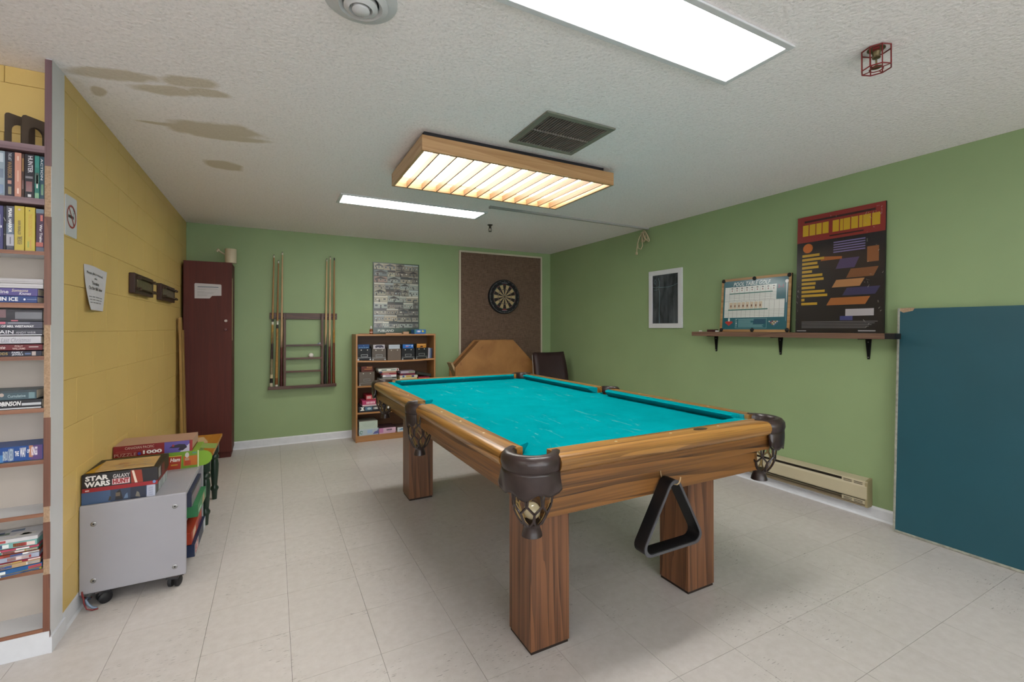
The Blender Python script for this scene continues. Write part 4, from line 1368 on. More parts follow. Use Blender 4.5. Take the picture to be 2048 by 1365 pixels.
# ------------------------------------------------------------------ burlap board and dartboard
CX0, CX1, CZ0, CZ1 = 2.080, 3.308, 0.40, 2.228
t = thing('burlap_board', 'large brown burlap covered board with white trim behind the dartboard', 'board', (0, YB - 0.001, 0))
MB().box(CX0 + 0.01, CX1 - 0.01, -0.016, 0, CZ0 + 0.01, CZ1 - 0.01).build('panel', burlap_mat(), t)
TR = mat('ivory_trim', '#d6cdb6', 0.5)
MB().box(CX0, CX1, -0.024, 0, CZ1 - 0.022, CZ1).build('trim', TR, t, bevel=0.002)
MB().box(CX0, CX1, -0.024, 0, CZ0, CZ0 + 0.022).build('trim', TR, t, bevel=0.002)
MB().box(CX0, CX0 + 0.022, -0.024, 0, CZ0 + 0.022, CZ1 - 0.022).build('trim', TR, t, bevel=0.002)
MB().box(CX1 - 0.022, CX1, -0.024, 0, CZ0 + 0.022, CZ1 - 0.022).build('trim', TR, t, bevel=0.002)

DR = 0.226
t = thing('dartboard', 'round bristle dartboard with black number ring on the burlap board', 'dartboard', (2.706, YB - 0.0175, 1.652))
MB().lathe([(DR, 0), (DR, -0.034), (DR - 0.006, -0.038), (DR - 0.012, -0.038), (0, -0.038)], 56, (0, 0, 0), 'y').build('body', mat('dart_black', '#15151a', 0.7), t, smooth=True)
m = MB()
y0 = -0.0386
radii = [(0.016, 0.094, 0), (0.094, 0.101, 1), (0.101, 0.157, 0), (0.157, 0.165, 1)]
for k in range(20):
    a0 = PI / 2 + (k - .5) * PI / 10
    for (r0, r1, kind) in radii:
        ev = k % 2 == 0
        c = ('#1d1512' if ev else '#c9b184') if kind == 0 else ('#7c1f22' if ev else '#1f5a3a')
        m.ring(0, 0, r0, r1, c, y0, 4, a0, a0 + PI / 10)
m.disc(0, 0, 0.016, 0.016, '#1f5a3a', y0)
m.disc(0, 0, 0.008, 0.008, '#8c2222', y0 - .0004)
m.build('segments', PRINT, t)
m = MB()
for r in (0.016, 0.094, 0.101, 0.157, 0.165):
    m.tube([(r * math.cos(2 * PI * k / 40), -0.0395, r * math.sin(2 * PI * k / 40)) for k in range(40)], 0.0008, 4, True)
for k in range(20):
    a = PI / 2 + (k - .5) * PI / 10
    m.tube([(0.016 * math.cos(a), -0.0395, 0.016 * math.sin(a)), (0.168 * math.cos(a), -0.0395, 0.168 * math.sin(a))], 0.0007, 4)
m.build('wire_spider', STEEL, t)
nums = [20, 1, 18, 4, 13, 6, 10, 15, 2, 17, 3, 19, 7, 16, 8, 11, 14, 9, 12, 5]
for k, nn in enumerate(nums):
    a = PI / 2 - k * PI / 10
    vs, fs = text_mesh(str(nn), 0.0, 0)
    w = 0.022 if nn > 9 else 0.010
    mm = MB()
    if nn in (20, 3):
        pass
    pts = []
    for (u, v) in vs:
        lx, lz = (u - .5) * w, (v - .5) * 0.018
        ca, sa = math.cos(a - PI / 2), math.sin(a - PI / 2)
        pts.append((0.205 * math.cos(a) + lx * ca - lz * sa, -0.0392, 0.205 * math.sin(a) + lx * sa + lz * ca))
    mm.add(pts, fs, '#7d7d84').build('number', PRINT, t)
m = MB().text('WINMAU', -0.045, 0.045, 0.176, 0.190, '#9a9aa4', -0.0390, 0.01) if False else MB().rect(-0.045, 0.045, 0.178, 0.186, '#8d8d98', -0.0390)
m.rect(-0.04, 0.04, -0.187, -0.179, '#8d8d98', -0.0390)
m.rect(-0.03, 0.03, -0.178, -0.166, '#8c2428', -0.0391)
m.build('maker_marks', PRINT, t)
MB().tube([((DR - 0.014) * math.cos(2 * PI * k / 48), -0.041, (DR - 0.014) * math.sin(2 * PI * k / 48)) for k in range(48)], 0.0014, 5, True).build('number_ring', STEEL, t)

# ------------------------------------------------------------------ octagonal table tops and chair in the corner
OW = 1.09
def octagon(w):
    s = w / (1 + math.sqrt(2)) / 2
    h = w / 2
    return [(-s, -h), (s, -h), (h, -s), (h, s), (s, h), (-s, h), (-h, s), (-h, -s)]
OC = brownboard_mat()
t = thing('octagonal_table', 'brown octagonal card table tipped on its side against the burlap board', 'table', (2.44, 5.03, 0.0018), rx=math.radians(-0.5))
P = [(x, z + OW / 2) for x, z in octagon(OW)]
MB().prism(P, 'y', 0.0, 0.028).build('table_top', OC, t, bevel=0.004)
P2 = [(x - 0.01, z + OW / 2) for x, z in octagon(OW)]
MB().prism(P2, 'y', 0.170, 0.192).build('base_panel', OC, t, bevel=0.003)
Q = [(x, z + OW / 2) for x, z in octagon(OW - 0.03)]
for i in (2, 3, 4, 5, 6):
    a, b = Vector(Q[i]), Vector(Q[(i + 1) % 8])
    if i == 6:
        continue
    d = (b - a).normalized()
    n = Vector((-d.y, d.x)) * 0.018
    MB().prism([tuple(a), tuple(b), tuple(b + n), tuple(a + n)], 'y', 0.028, 0.170).build('rim_board', mat('brown_rim', '#8a5a34', 0.55, var=0.1), t)
MB().box(-0.012, 0.012, 0.03, 0.17, -0.25, 0.25, M=Matrix.Translation((-0.478, 0, 0.60)) @ Matrix.Rotation(math.radians(-24), 4, 'Y')).build('folded_leg', mat('pale_leg', '#b59a72', 0.5), t)

t = thing('dining_chair', 'dark brown upholstered high back chair in the corner', 'chair', (3.085, 4.79, 0), rz=math.radians(-4))
CH = mat('dark_brown_vinyl', '#3d292b', 0.45, var=0.1, bump=0.05)
n = 8
vs, fs = [], []
for i in range(n + 1):
    u = -1 + 2 * i / n
    for j in range(9):
        v = j / 8
        z = 0.46 + 0.46 * v - (0.012 * (1 - u * u) if j == 8 else 0)
        hw = 0.236 - 0.020 * v
        vs.append((u * hw, 0.02 + 0.10 * v * v + 0.018 * (1 - u * u), z))
for i in range(n):
    for j in range(8):
        fs.append((i * 9 + j, (i + 1) * 9 + j, (i + 1) * 9 + j + 1, i * 9 + j + 1))
o = MB().add(vs, fs).build('backrest', CH, t, smooth=True)
sm = o.modifiers.new('thick', 'SOLIDIFY')
sm.thickness = 0.045
sm.offset = 1
MB().tube([(-0.238, 0.03, 0.47), (-0.233, 0.06, 0.65), (-0.226, 0.085, 0.78), (-0.220, 0.115, 0.90)], 0.0045, 6).build('side_highlight', mat('pale_side_highlight', '#a39a94', 0.4), t, smooth=True)  # pale tube draws the highlight along the left edge
MB().box(-0.235, 0.235, -0.40, 0.05, 0.40, 0.48).build('seat', CH, t, bevel=0.018, seg=3)
for sx in (-1, 1):
    for sy in (-0.375, 0.03):
        MB().prism([(sx * 0.205 - 0.022, sy - 0.022), (sx * 0.205 + 0.022, sy - 0.022), (sx * 0.205 + 0.022, sy + 0.022), (sx * 0.205 - 0.022, sy + 0.022)], 'z', 0, 0.41).build('leg', mat('chair_leg', '#2c1c16', 0.5), t, bevel=0.003)

# ------------------------------------------------------------------ right wall
RZ = -PI / 2     # local X runs along -Y, local Y into the wall
# framed chalkboard
t = thing('framed_chalkboard', 'white framed small chalkboard smudged with chalk on the green wall', 'chalkboard', (XR, 3.283, 1.238), RZ)
w, h, f = 0.428, 0.580, 0.046
for (a, b, c, d) in ((-w / 2, w / 2, 0, f), (-w / 2, w / 2, h - f, h), (-w / 2, -w / 2 + f, f, h - f), (w / 2 - f, w / 2, f, h - f)):
    MB().box(a, b, -0.020, 0, c, d).build('frame_board', WHITE, t, bevel=0.002)
MB().box(-w / 2 + f - .002, w / 2 - f + .002, -0.010, 0, f - .002, h - f + .002).build('slate', slate_mat(), t)
CHK = mat('chalk_line', '#8fb0bd', 0.9)
x0, x1, z0, z1 = -w / 2 + f, w / 2 - f, f, h - f
for pts in ([(x0 + .09, z0), (x0 + .088, z0 + .15), (x0 + .095, z0 + .30), (x0 + .085, z1 - .14), (x0 + .095, z1 - .08), (x0 + .08, z1 - .03)],
            [(x0 + .09, z1 - .125), (x0 + .20, z1 - .128), (x0 + .27, z1 - .118), (x1 - .003, z1 - .098)],
            [(x0 + .02, z1 - .07), (x0 + .035, z1 - .04), (x0 + .05, z1 - .06), (x0 + .035, z1 - .09), (x0 + .02, z1 - .07)],
            [(x0 + .003, z1 - .115), (x0 + .05, z1 - .125), (x0 + .085, z1 - .118)], [(x0 + .02, z1 - .145), (x0 + .06, z1 - .148), (x0 + .075, z1 - .14)]):
    MB().tube([(a, -0.0105, b) for a, b in pts], 0.0012, 4).build('chalk_stroke', CHK, t)

# wall shelf
t = thing('wall_shelf', 'long walnut wall shelf on black brackets', 'shelf', (0, 0, 0))
SZ = 1.206
MB().box(3.302, XR, 1.395, 2.838, SZ - 0.036, SZ).build('board', SHELFW, t, bevel=0.001)
MB().box(3.306, 3.385, 1.345, 1.396, SZ - 0.035, SZ - 0.001).build('end_cap', mat('black_end', '#1d1c1c', 0.6), t)
for y in (2.700, 2.128, 1.545):
    b = MB().prism([(y - 0.017, SZ - 0.037), (y + 0.017, SZ - 0.037), (y + 0.006, SZ - 0.172), (y - 0.006, SZ - 0.172)], 'x', XR - 0.010, XR)
    b.box(3.34, XR, y - 0.012, y + 0.012, SZ - 0.041, SZ - 0.036)
    br = b.build('bracket', BLACKM, t, bevel=0.001)
    for zz in (SZ - 0.060, SZ - 0.160):
        MB().lathe([(0.004, 0), (0.003, -0.002), (0, -0.0025)], 10, (XR - 0.010, y, zz), 'x').build('screw', STEEL, br)
o = MB().box(-0.045, 0.045, -0.018, 0.018, 0, 0.020).build('felt_eraser', mat('dark_red_felt', '#4d2320', 0.8), None, bevel=0.003)
tag(place(o, (3.36, 2.665, SZ), rz=PI / 2), 'dark red felt eraser on the wall shelf', 'eraser')
for k, (y, lab, l) in enumerate([(2.765, 'white chalk stub at the end of the wall shelf', 0.012), (2.598, 'white chalk stub between the eraser and the golf board', 0.014)]):
    o = MB().lathe([(0.006, -l), (0.006, l)], 10, (0, 0, 0.006), 'y').build('chalk_stub', mat('white_chalk', '#dcdcd8', 0.9), None)
    tag(place(o, (3.33, y, SZ)), lab, 'chalk')

# pool table golf board
GW, GH = 0.592, 0.446
lean = math.radians(-4.5)
t = thing('golf_board', 'teal pool table golf score board with an oak frame on the shelf', 'sign', (3.388, 2.318, SZ + 0.0009), RZ, lean)
MB().box(-GW / 2, GW / 2, 0, 0.012, 0, GH).build('board', BLACK, t)
FRW = wood('golf_oak', '#a9763f', '#d3a569', 'x', 0.4, 16, 0.9)
f = 0.020
for (a, b, c, d) in ((-GW / 2, GW / 2, 0, f), (-GW / 2, GW / 2, GH - f, GH), (-GW / 2, -GW / 2 + f, f, GH - f), (GW / 2 - f, GW / 2, f, GH - f)):
    MB().box(a, b, -0.004, 0.0, c, d).build('frame_board', FRW, t)
for (x, z) in ((-1, 0), (0, 0), (1, 0), (-1, 1), (0, 1), (1, 1)):
    MB().lathe([(0.016, 0.002), (0.016, -0.006), (0.013, -0.008), (0, -0.008)], 18, (x * (GW / 2 - 0.016), 0, 0.016 + z * (GH - 0.030)), 'y').build('pocket_button', BLACK, t, smooth=True)
m = MB()
m.rect(-GW / 2 + f, GW / 2 - f, f, GH - f, '#0f6f7e', -0.0006)
m.text('POOL TABLE GOLF', -0.185, 0.135, GH - 0.066, GH - 0.034, '#dfe9ea', -0.0012, 0.01, 0.25)
gx0, gx1 = -GW / 2 + 0.034, 0.185
def grid(x0, x1, z0, z1, cols, rws):
    m.rect(x0, x1, z0, z1, '#e4e6e2', -0.0010)
    for q in range(1, cols):
        x = x0 + (x1 - x0) * q / cols
        m.rect(x - .0006, x + .0006, z0, z1, '#3c4644', -0.0014)
    for z in rws:
        m.rect(x0, x1, z - .0006, z + .0006, '#3c4644', -0.0014)
grid(gx0, gx1, 0.255, GH - 0.072, 10, [0.262, 0.278, 0.290, 0.302, 0.314])
grid(gx0, 0.250, 0.118, 0.255, 13, [0.130, 0.142, 0.154, 0.166, 0.178, 0.252])
m.rect(gx0 + 0.042, gx1 - 0.03, 0.314, 0.322, '#2f7f74', -0.0016)
m.rect(gx0 + 0.036, 0.12, 0.178, 0.187, '#2f7f74', -0.0016)
for q in range(9):
    x = gx0 + 0.046 + q * 0.0448
    m.disc(x + .02, GH - 0.085, 0.010, 0.004, '#2b3030', -0.0016, 10)
    m.disc(x + .02, GH - 0.103, 0.004, 0.007, '#8f3a38', -0.0016, 8)
for q in range(8):
    x = gx0 + 0.046 + q * 0.037
    m.rect(x, x + .030, 0.190, 0.244, '#e3cfb4', -0.0016)
    m.disc(x + .015, 0.214, 0.005, 0.011, '#6f3a30', -0.0020, 8)
m.text('3-1', 0.193, 0.238, GH - 0.106, GH - 0.080, '#b5496a', -0.0012, 0.02)
m.disc(0.262, GH - 0.058, 0.0135, 0.0135, '#e9ecee', -0.0012)
m.poly([(0.258, GH - 0.06), (0.266, GH - 0.06), (0.2655, GH - 0.22), (0.2615, GH - 0.22)], '#d9e2e6', -0.0011)
m.poly([(0.2605, GH - 0.22), (0.2665, GH - 0.22), (0.267, 0.085), (0.260, 0.085)], '#4f93b0', -0.0011)
m.rect(-0.222, -0.206, 0.086, 0.114, '#dfe4e4', -0.0012)
m.poly([(-0.252, 0.078), (-0.240, 0.088), (-0.186, 0.088), (-0.176, 0.078), (-0.214, 0.050)], '#d8413a', -0.0013)
for (a, b, c, d) in ((-0.155, 0.115, 0.030, 0.0315), (-0.155, 0.115, 0.108, 0.1095), (-0.155, -0.1535, 0.030, 0.1095), (0.1135, 0.115, 0.030, 0.1095)):
    m.rect(a, b, c, d, '#a9d4d8', -0.0012)
rnd = random.Random(2)
for q in range(9):
    z = 0.100 - q * 0.0075
    m.rect(-0.128, (0.0 if q < 6 else 0.09) + rnd.uniform(-.02, .01), z, z + .0035, '#8fc4ca', -0.0012)
for q in range(5):
    m.text('*POINT'[q + 1], -0.149, -0.140, 0.036 + (4 - q) * 0.0148, 0.046 + (4 - q) * 0.0148, '#cfe4e6', -0.0012)
m.rect(0.005, 0.105, 0.066, 0.104, '#0b5a78', -0.0012)
for r_ in range(4):
    for q in range(7 - 2 * r_ if r_ < 3 else 1):
        n_ = 7 - 2 * r_ if r_ < 3 else 1
        m.disc(0.175 + (q - (n_ - 1) / 2) * 0.0125, 0.083 - r_ * 0.0105, 0.0058, 0.0055, ['#d9d4cc', '#b54a3c', '#c9a04a', '#5a6f9a', '#d8d0c0'][(q * 3 + r_) % 5], -0.0013, 10)
m.build('score_print', GLOSS, t)

# movie poster: a plain stand-in in the same colours, no picture
MW, MH = 0.546, 0.842
t = thing('film_poster', 'tall worn poster board with a red band over black on the shelf', 'poster', (3.398, 1.712, SZ + 0.0006), RZ, math.radians(-2.6))
MB().box(-MW / 2, MW / 2, 0, 0.014, 0, MH).build('board', mat('black_board_edge', '#131315', 0.5), t)
m = MB()
m.rect(-MW / 2, MW / 2, 0, MH, '#1a1820', -0.0006)
m.rect(-MW / 2, MW / 2, MH * .775, MH, '#9c2c28', -0.0010)
m.rect(-MW * .41, MW * .40, MH * .945, MH * .962, '#3a1216', -0.0014)
x = -MW * .43
for k, wd in enumerate([.085, .085, .075, .085, 0, .085, .04, .085, .085, .04, .095, .095]):
    if wd:
        m.rect(x, x + MW * wd * .86, MH * .83, MH * .925, '#e2b51f', -0.0014)
    x += MW * (wd if wd else .035)
m.rect(-MW * .1, MW * .28, MH * .797, MH * .808, '#3a1216', -0.0014)
m.disc(-MW * .36, MH * .722, MW * .062, MW * .062, '#d9742a', -0.0014)
for k in range(5):
    m.rect(-MW * .05, MW * .30, MH * (.735 - k * .020), MH * (.745 - k * .020), '#7f74a8', -0.0013)
m.poly([(-MW * .20, MH * .60), (MW * .05, MH * .60), (MW * .05, MH * .62), (-MW * .18, MH * .635)], '#b5642a', -0.0013)
for k, (x0_, x1_, z0_, z1_, c_) in enumerate([(-.02, .24, .52, .60, '#4a3f6e'), (.10, .44, .44, .51, '#8a5634'), (-.06, .30, .37, .43, '#c48a58'), (.06, .46, .30, .36, '#3c3a66'), (-.12, .36, .225, .285, '#b86f38')]):
    sk = MW * .05
    m.poly([(MW * x0_, MH * z0_), (MW * x1_ - sk, MH * z0_), (MW * x1_, MH * z1_), (MW * x0_ + sk, MH * z1_)], c_, -0.0013)
m.rect(MW * .32, MW * .44, MH * .55, MH * .67, '#9a5f38', -0.0013)
m.rect(MW * .10, MW * .40, MH * .135, MH * .19, '#b9b3b8', -0.0014)
m.rect(MW * .04, MW * .18, MH * .10, MH * .135, '#4a4f8c', -0.0014)
for k, wd in enumerate([.27, .34, .24, .26, .16, .32, .34, .22, .21, .36, .40, .05, .25]):
    z = MH * (.648 - k * .0345)
    m.rect(-MW * .43, -MW * .43 + MW * wd * .8, z, z + MH * .021, '#d9ab2e', -0.0014)
for k in range(5):
    z = MH * (.088 - k * .0125)
    m.rect(-MW * .42, MW * (.44 - .03 * k), z, z + MH * .005, '#7d7a80', -0.0014)
m.rect(MW * .24, MW * .42, MH * .012, MH * .022, '#a8a6aa', -0.0014)
m.rect(-MW * .48, -MW * .36, MH * .010, MH * .018, '#a8a6aa', -0.0014)
rnd = random.Random(21)
for k in range(46):      # white scuffs along the edges
    e = rnd.random()
    if e < .6:
        x, z = MW * rnd.uniform(.30, .49), MH * rnd.uniform(.02, .98)
    elif e < .8:
        x, z = MW * rnd.uniform(-.1, .48), MH * rnd.uniform(.90, .995)
    else:
        x, z = MW * rnd.uniform(-.5, -.47), MH * rnd.uniform(.0, .4)
    l, a = rnd.uniform(.004, .020), rnd.uniform(0, PI)
    dx, dz = math.cos(a) * l, math.sin(a) * l
    wv = rnd.uniform(.0006, .0018)
    p = [(x, z), (x + dx, z + dz), (x + dx + wv, z + dz + wv), (x + wv, z - wv)]
    if all(-MW / 2 < a_ < MW / 2 and 0 < b_ < MH for a_, b_ in p):
        m.poly(p, '#cfc9c4', -0.0022)
m.build('poster_print', GLOSS, t)

# folded table-tennis half top leaning on the wall
t = thing('table_tennis_top', 'large dark teal table tennis half leaning on the green wall', 'table top', (3.345, 0.6125, 0.001), RZ, math.radians(-3.2))
TW, TH = 1.525, 1.362
MB().box(-TW / 2 + .008, TW / 2 - .008, 0, 0.018, 0.008, TH - .004).build('panel', mat('teal_panel_paint', '#2c6270', 0.45, var=0.06, vscale=3, bump=0.05), t)
TRM = mat('worn_grey_edging', '#a7a79a', 0.6, var=0.25, vscale=40)
MB().box(-TW / 2, -TW / 2 + .012, -0.003, 0.021, 0.0, TH).build('edge_trim', TRM, t, bevel=0.002)
MB().box(TW / 2 - .012, TW / 2, -0.003, 0.021, 0.0, TH).build('edge_trim', TRM, t, bevel=0.002)
MB().box(-TW / 2 + .012, TW / 2 - .012, -0.003, 0.021, 0, 0.014).build('edge_trim', TRM, t, bevel=0.002)
pts = [(-TW / 2, TH - .012), (-TW / 2 + .03, TH - .028), (-TW / 2 + .075, TH - .018), (-TW / 2 + .085, TH), (-TW / 2, TH)]
MB().prism(pts, 'y', -0.0012, 0.0005).build('chipped_corner', CHIP, t)

# baseboard heater
t = thing('baseboard_heater', 'cream electric baseboard heater along the green wall', 'heater', (XR, 1.53, 0), RZ)
HL = 1.95
hb = 0.078
MB().box(-HL, 0, -0.012, 0, hb, 0.255).build('back_plate', CREAM, t)
MB().prism([(-0.012, 0.255), (-0.058, 0.243), (-0.060, 0.236), (-0.012, 0.248)], 'x', -HL, 0).build('top_cover', CREAM, t)
MB().prism([(-0.060, 0.218), (-0.066, 0.205), (-0.066, 0.130), (-0.060, 0.122), (-0.056, 0.122), (-0.062, 0.132), (-0.062, 0.204), (-0.056, 0.218)], 'x', -HL, -0.002).build('front_cover', CREAM, t)
MB().box(-HL + 0.01, -0.02, -0.050, -0.012, 0.112, 0.232).build('fin_core', mat('dark_fins', '#2e281e', 0.8), t)
MB().prism([(-0.012, hb), (-0.060, hb), (-0.062, hb + 0.008), (-0.012, hb + 0.012)], 'x', -HL, 0).build('bottom_lip', mat('tan_lip', '#a6967a', 0.5), t)
for s, nm in ((0, 'end_cap'), (-HL, 'end_cap')):
    a, b = (s - 0.014, s + 0.001) if s == 0 else (s - 0.001, s + 0.014)
    MB().prism([(0, hb - .004), (-0.064, hb - .002), (-0.064, 0.205), (-0.058, 0.246), (0, 0.258)], 'x', a, b).build(nm, mat('olive_cream', '#b0a37c', 0.45), t, bevel=0.002)
for z in (0.225, 0.104):
    pl = MB().box(-0.150, -0.014, -0.060, -0.052, z - 0.012, z + 0.012).build('louvre_plate', CREAM, t)
    for q in range(2):
        for r_ in range(2):
            MB().box(-0.140 + q * 0.062, -0.090 + q * 0.062, -0.0606, -0.0598, z - 0.008 + r_ * 0.010, z - 0.004 + r_ * 0.010).build('slot', BLACK, pl)

# ------------------------------------------------------------------ left wall
LZ = PI / 2      # local X runs along +Y, faces +X
t = thing('no_smoking_sign', 'white no smoking sign with a red crossed circle on the yellow wall', 'sign', (XL, 2.553, 1.627), LZ)
w, h = 0.122, 0.168
r = 0.008
pp = []
for (cx, cz, a0) in ((w / 2 - r, r, -PI / 2), (w / 2 - r, h - r, 0), (-w / 2 + r, h - r, PI / 2), (-w / 2 + r, r, PI)):
    pp += [(cx + r * math.cos(a0 + q * PI / 8), cz + r * math.sin(a0 + q * PI / 8)) for q in range(5)]
MB().prism(pp, 'y', -0.003, 0).build('plate', mat('sign_white', '#d5d8de', 0.35), t)
m = MB()
cz = h * .5
m.rect(-0.034, 0.012, cz - 0.007, cz + 0.005, '#1c1a1c', -0.0036)
m.rect(0.014, 0.020, cz - 0.007, cz + 0.005, '#1c1a1c', -0.0036)
m.rect(0.022, 0.027, cz - 0.007, cz + 0.005, '#1c1a1c', -0.0036)
for q in range(3):
    m.ring(0.024, cz + 0.014 + q * 0.010, 0.006, 0.0078, '#1c1a1c', -0.0036, 10, -PI / 2 if q % 2 else PI / 2, PI / 2 if q % 2 else 1.5 * PI)
m.ring(0, cz, 0.041, 0.049, '#b4382f', -0.0040, 36)
a = math.radians(-52)
d1 = Vector((math.cos(a), math.sin(a)))
nn = Vector((-d1.y, d1.x)) * 0.0035
m.poly([tuple(Vector((0, cz)) - d1 * .043 - nn), tuple(Vector((0, cz)) + d1 * .043 - nn), tuple(Vector((0, cz)) + d1 * .043 + nn), tuple(Vector((0, cz)) - d1 * .043 + nn)], '#b4382f', -0.0043)
m.build('symbol', PRINT, t)

# paper notice, curling off the wall at the lower right
t = thing('paper_notice', 'white paper notice about returned books taped to the yellow wall', 'notice', (XL, 2.860, 1.326), LZ)
vs, fs = [], []
n = 8
def pz(u, v):
    x = -0.160 + 0.322 * u + (0.018 * (1 - v) if u < .5 else -0.062 * (1 - v) * (u - .5) * 2)
    return (x, -0.002 - 0.020 * (1 - v) ** 2 * (1 - u), 0.0 + 0.206 * v + 0.004 * math.sin(u * 5) * v)
for i in range(n + 1):
    for j in range(n + 1):
        vs.append(pz(i / n, j / n))
for i in range(n):
    for j in range(n):
        fs.append((i * 9 + j, (i + 1) * 9 + j, (i + 1) * 9 + j + 1, i * 9 + j + 1))
MB().add(vs, fs).build('sheet', PAPER, t, smooth=True)
m = MB()
def notice_line(s, u0, u1, v0, v1, col, bold=0.0):
    vs, fs = text_mesh(s, bold)
    out = []
    for (a, b) in vs:
        q = pz(u0 + a * (u1 - u0), v0 + b * (v1 - v0))
        out.append((q[0], q[1] - 0.0008, q[2]))
    m.add(out, fs, col)
notice_line('Please place returned', .10, .80, .78, .865, '#4a484e', .01)
notice_line('and', .40, .50, .70, .752, '#4a484e', .01)
notice_line('Donations', .29, .62, .575, .655, '#4a484e', .015)
notice_line('On the table below', .12, .80, .46, .545, '#4a484e', .012)
for k, (u1, vv) in enumerate(((.84, .29), (.82, .225), (.76, .16))):
    notice_line(['Our volunteers will sort', 'and shelve the donations', 'as time allows. Thanks'][k], .06, u1, vv, vv + .040, '#8a878e') if False else None
    for q in range(5):
        u = .06 + q * (u1 - .06) / 5
        p = [pz(u, vv), pz(u + (u1 - .06) / 5 * .82, vv), pz(u + (u1 - .06) / 5 * .82, vv + .022), pz(u, vv + .022)]
        m.add([(a, b - .0008, c) for a, b, c in p], [(0, 1, 2, 3)], '#96939a')
m.build('lettering', PRINT, t)

# two wooden score counters with brass sliders
def counter(yc, w, label):
    t = thing('score_counter', label, 'scoreboard', (XL, yc, 1.450), LZ, group='score counters on the yellow wall')
    D = 0.030
    MB().box(-w / 2, w / 2, -D, 0, 0, 0.122).build('backing_block', mat('dark_walnut_block', '#43281f', 0.45, var=0.15), t, bevel=0.004)
    MB().box(-w / 2 + 0.055, w / 2 - 0.06, -D - 0.002, -D, 0.036, 0.090).build('brass_plate', BRASS, t)
    for z in (0.030, 0.096):
        rod = MB().tube([(-w / 2 + 0.045, -D - 0.012, z), (w / 2 + 0.012, -D - 0.012, z)], 0.0045, 8).build('rod', mat('dark_bronze_rod', '#5c4a3a', 0.4, 0.7), t, smooth=True)
        for x in (-w / 2 + 0.055, w / 2 - 0.05):
            MB().box(x - 0.010, x + 0.010, -D - 0.022, -D, z - 0.010, z + 0.010).build('rod_holder', mat('dark_bronze_rod', '#5c4a3a'), t, bevel=0.002)
        MB().lathe([(0.008, 0), (0.009, 0.006), (0.006, 0.012)], 12, (w / 2 + 0.006, -D - 0.012, z), 'x').build('rod_knob', mat('dark_bronze_rod', '#5c4a3a'), rod, smooth=True)
    return t
counter(3.655, 0.47, 'dark wooden score counter with brass rods next to the paper notice')
counter(4.395, 0.51, 'dark wooden score counter with brass rods next to the locker')

# ------------------------------------------------------------------ grey cart
CTX0, CTX1, CTY0, CTY1 = -0.7505, -0.372, 2.650, 3.285
t = thing('grey_cart', 'low grey laminate cart on black casters holding board games', 'cart', ((CTX0 + CTX1) / 2, (CTY0 + CTY1) / 2, 0))
hx, hy = (CTX1 - CTX0) / 2, (CTY1 - CTY0) / 2
CZ0, CZ1 = 0.066, 0.457
fp = MB().box(-hx - 0.004, hx + 0.004, -hy, -hy + 0.018, CZ0, CZ1).build('end_panel', GREYL, t, bevel=0.005, seg=3)
MB().box(-hx, hx, hy - 0.018, hy, CZ0, CZ1 - 0.004).build('end_panel', GREYL, t, bevel=0.003)
MB().box(-hx, hx - 0.002, -hy + 0.018, hy - 0.018, CZ1 - 0.030, CZ1 - 0.004).build('top_board', GREYL, t, bevel=0.003)
MB().box(-hx, hx - 0.02, -hy + 0.018, hy - 0.018, 0.252, 0.268).build('shelf', GREYL, t)
MB().box(-hx, hx - 0.02, -hy + 0.018, hy - 0.018, CZ0, 0.084).build('bottom_board', GREYL, t)
MB().box(-hx, -hx + 0.008, -hy + 0.018, hy - 0.018, 0.084, CZ1 - 0.030).build('back_panel', GREYL, t)
for (x, z) in ((-hx + .045, CZ1 - .085), (hx - .04, CZ1 - .060), (-hx + .045, CZ0 + .055), (hx - .04, CZ0 + .045)):
    MB().lathe([(0.0105, 0), (0.0105, -0.0012), (0.008, -0.0026), (0.004, -0.0022), (0, -0.0022)], 20, (x, -hy, z), 'y').build('screw_cap', STEEL, fp, smooth=True)
    MB().lathe([(0.0035, -0.002), (0.003, -0.0030)], 12, (x, -hy, z), 'y').build('screw_slot', BLACK, fp)
for (x, y, a) in ((-hx + .062, -hy + .035, 0.5), (hx - .05, -hy + .035, 1.25), (-hx + .06, hy - .05, 0.2), (hx - .05, hy - .05, 1.0)):
    c = MB()
    M = Matrix.Translation((x, y, 0)) @ Matrix.Rotation(a, 4, 'Z')
    c.box(-0.026, 0.026, -0.026, 0.026, 0.060, 0.0665, M=M)
    cs = c.build('caster', mat('caster_plate', '#5e5452', 0.5, 0.3), t)
    cw = MB()
    for s in (-1, 1):
        cw.lathe([(0.004, s * 0.006), (0.022, s * 0.006), (0.025, s * 0.010), (0.025, s * 0.020), (0.020, s * 0.024), (0.004, s * 0.024)], 18, (0.012, 0, 0.025), 'y')
    cw.xform(M)
    cw.build('wheel', mat('black_rubber', '#26262a', 0.5), cs, smooth=True)
    hd = MB().prism([(-0.012, 0.062), (-0.016, 0.045), (0.0, 0.052), (0.030, 0.050), (0.036, 0.036), (0.024, 0.056), (0.012, 0.062)], 'y', -0.026, 0.026)
    hd.xform(M)
    hd.build('hood', mat('caster_hood', '#3b3b40', 0.4), cs)

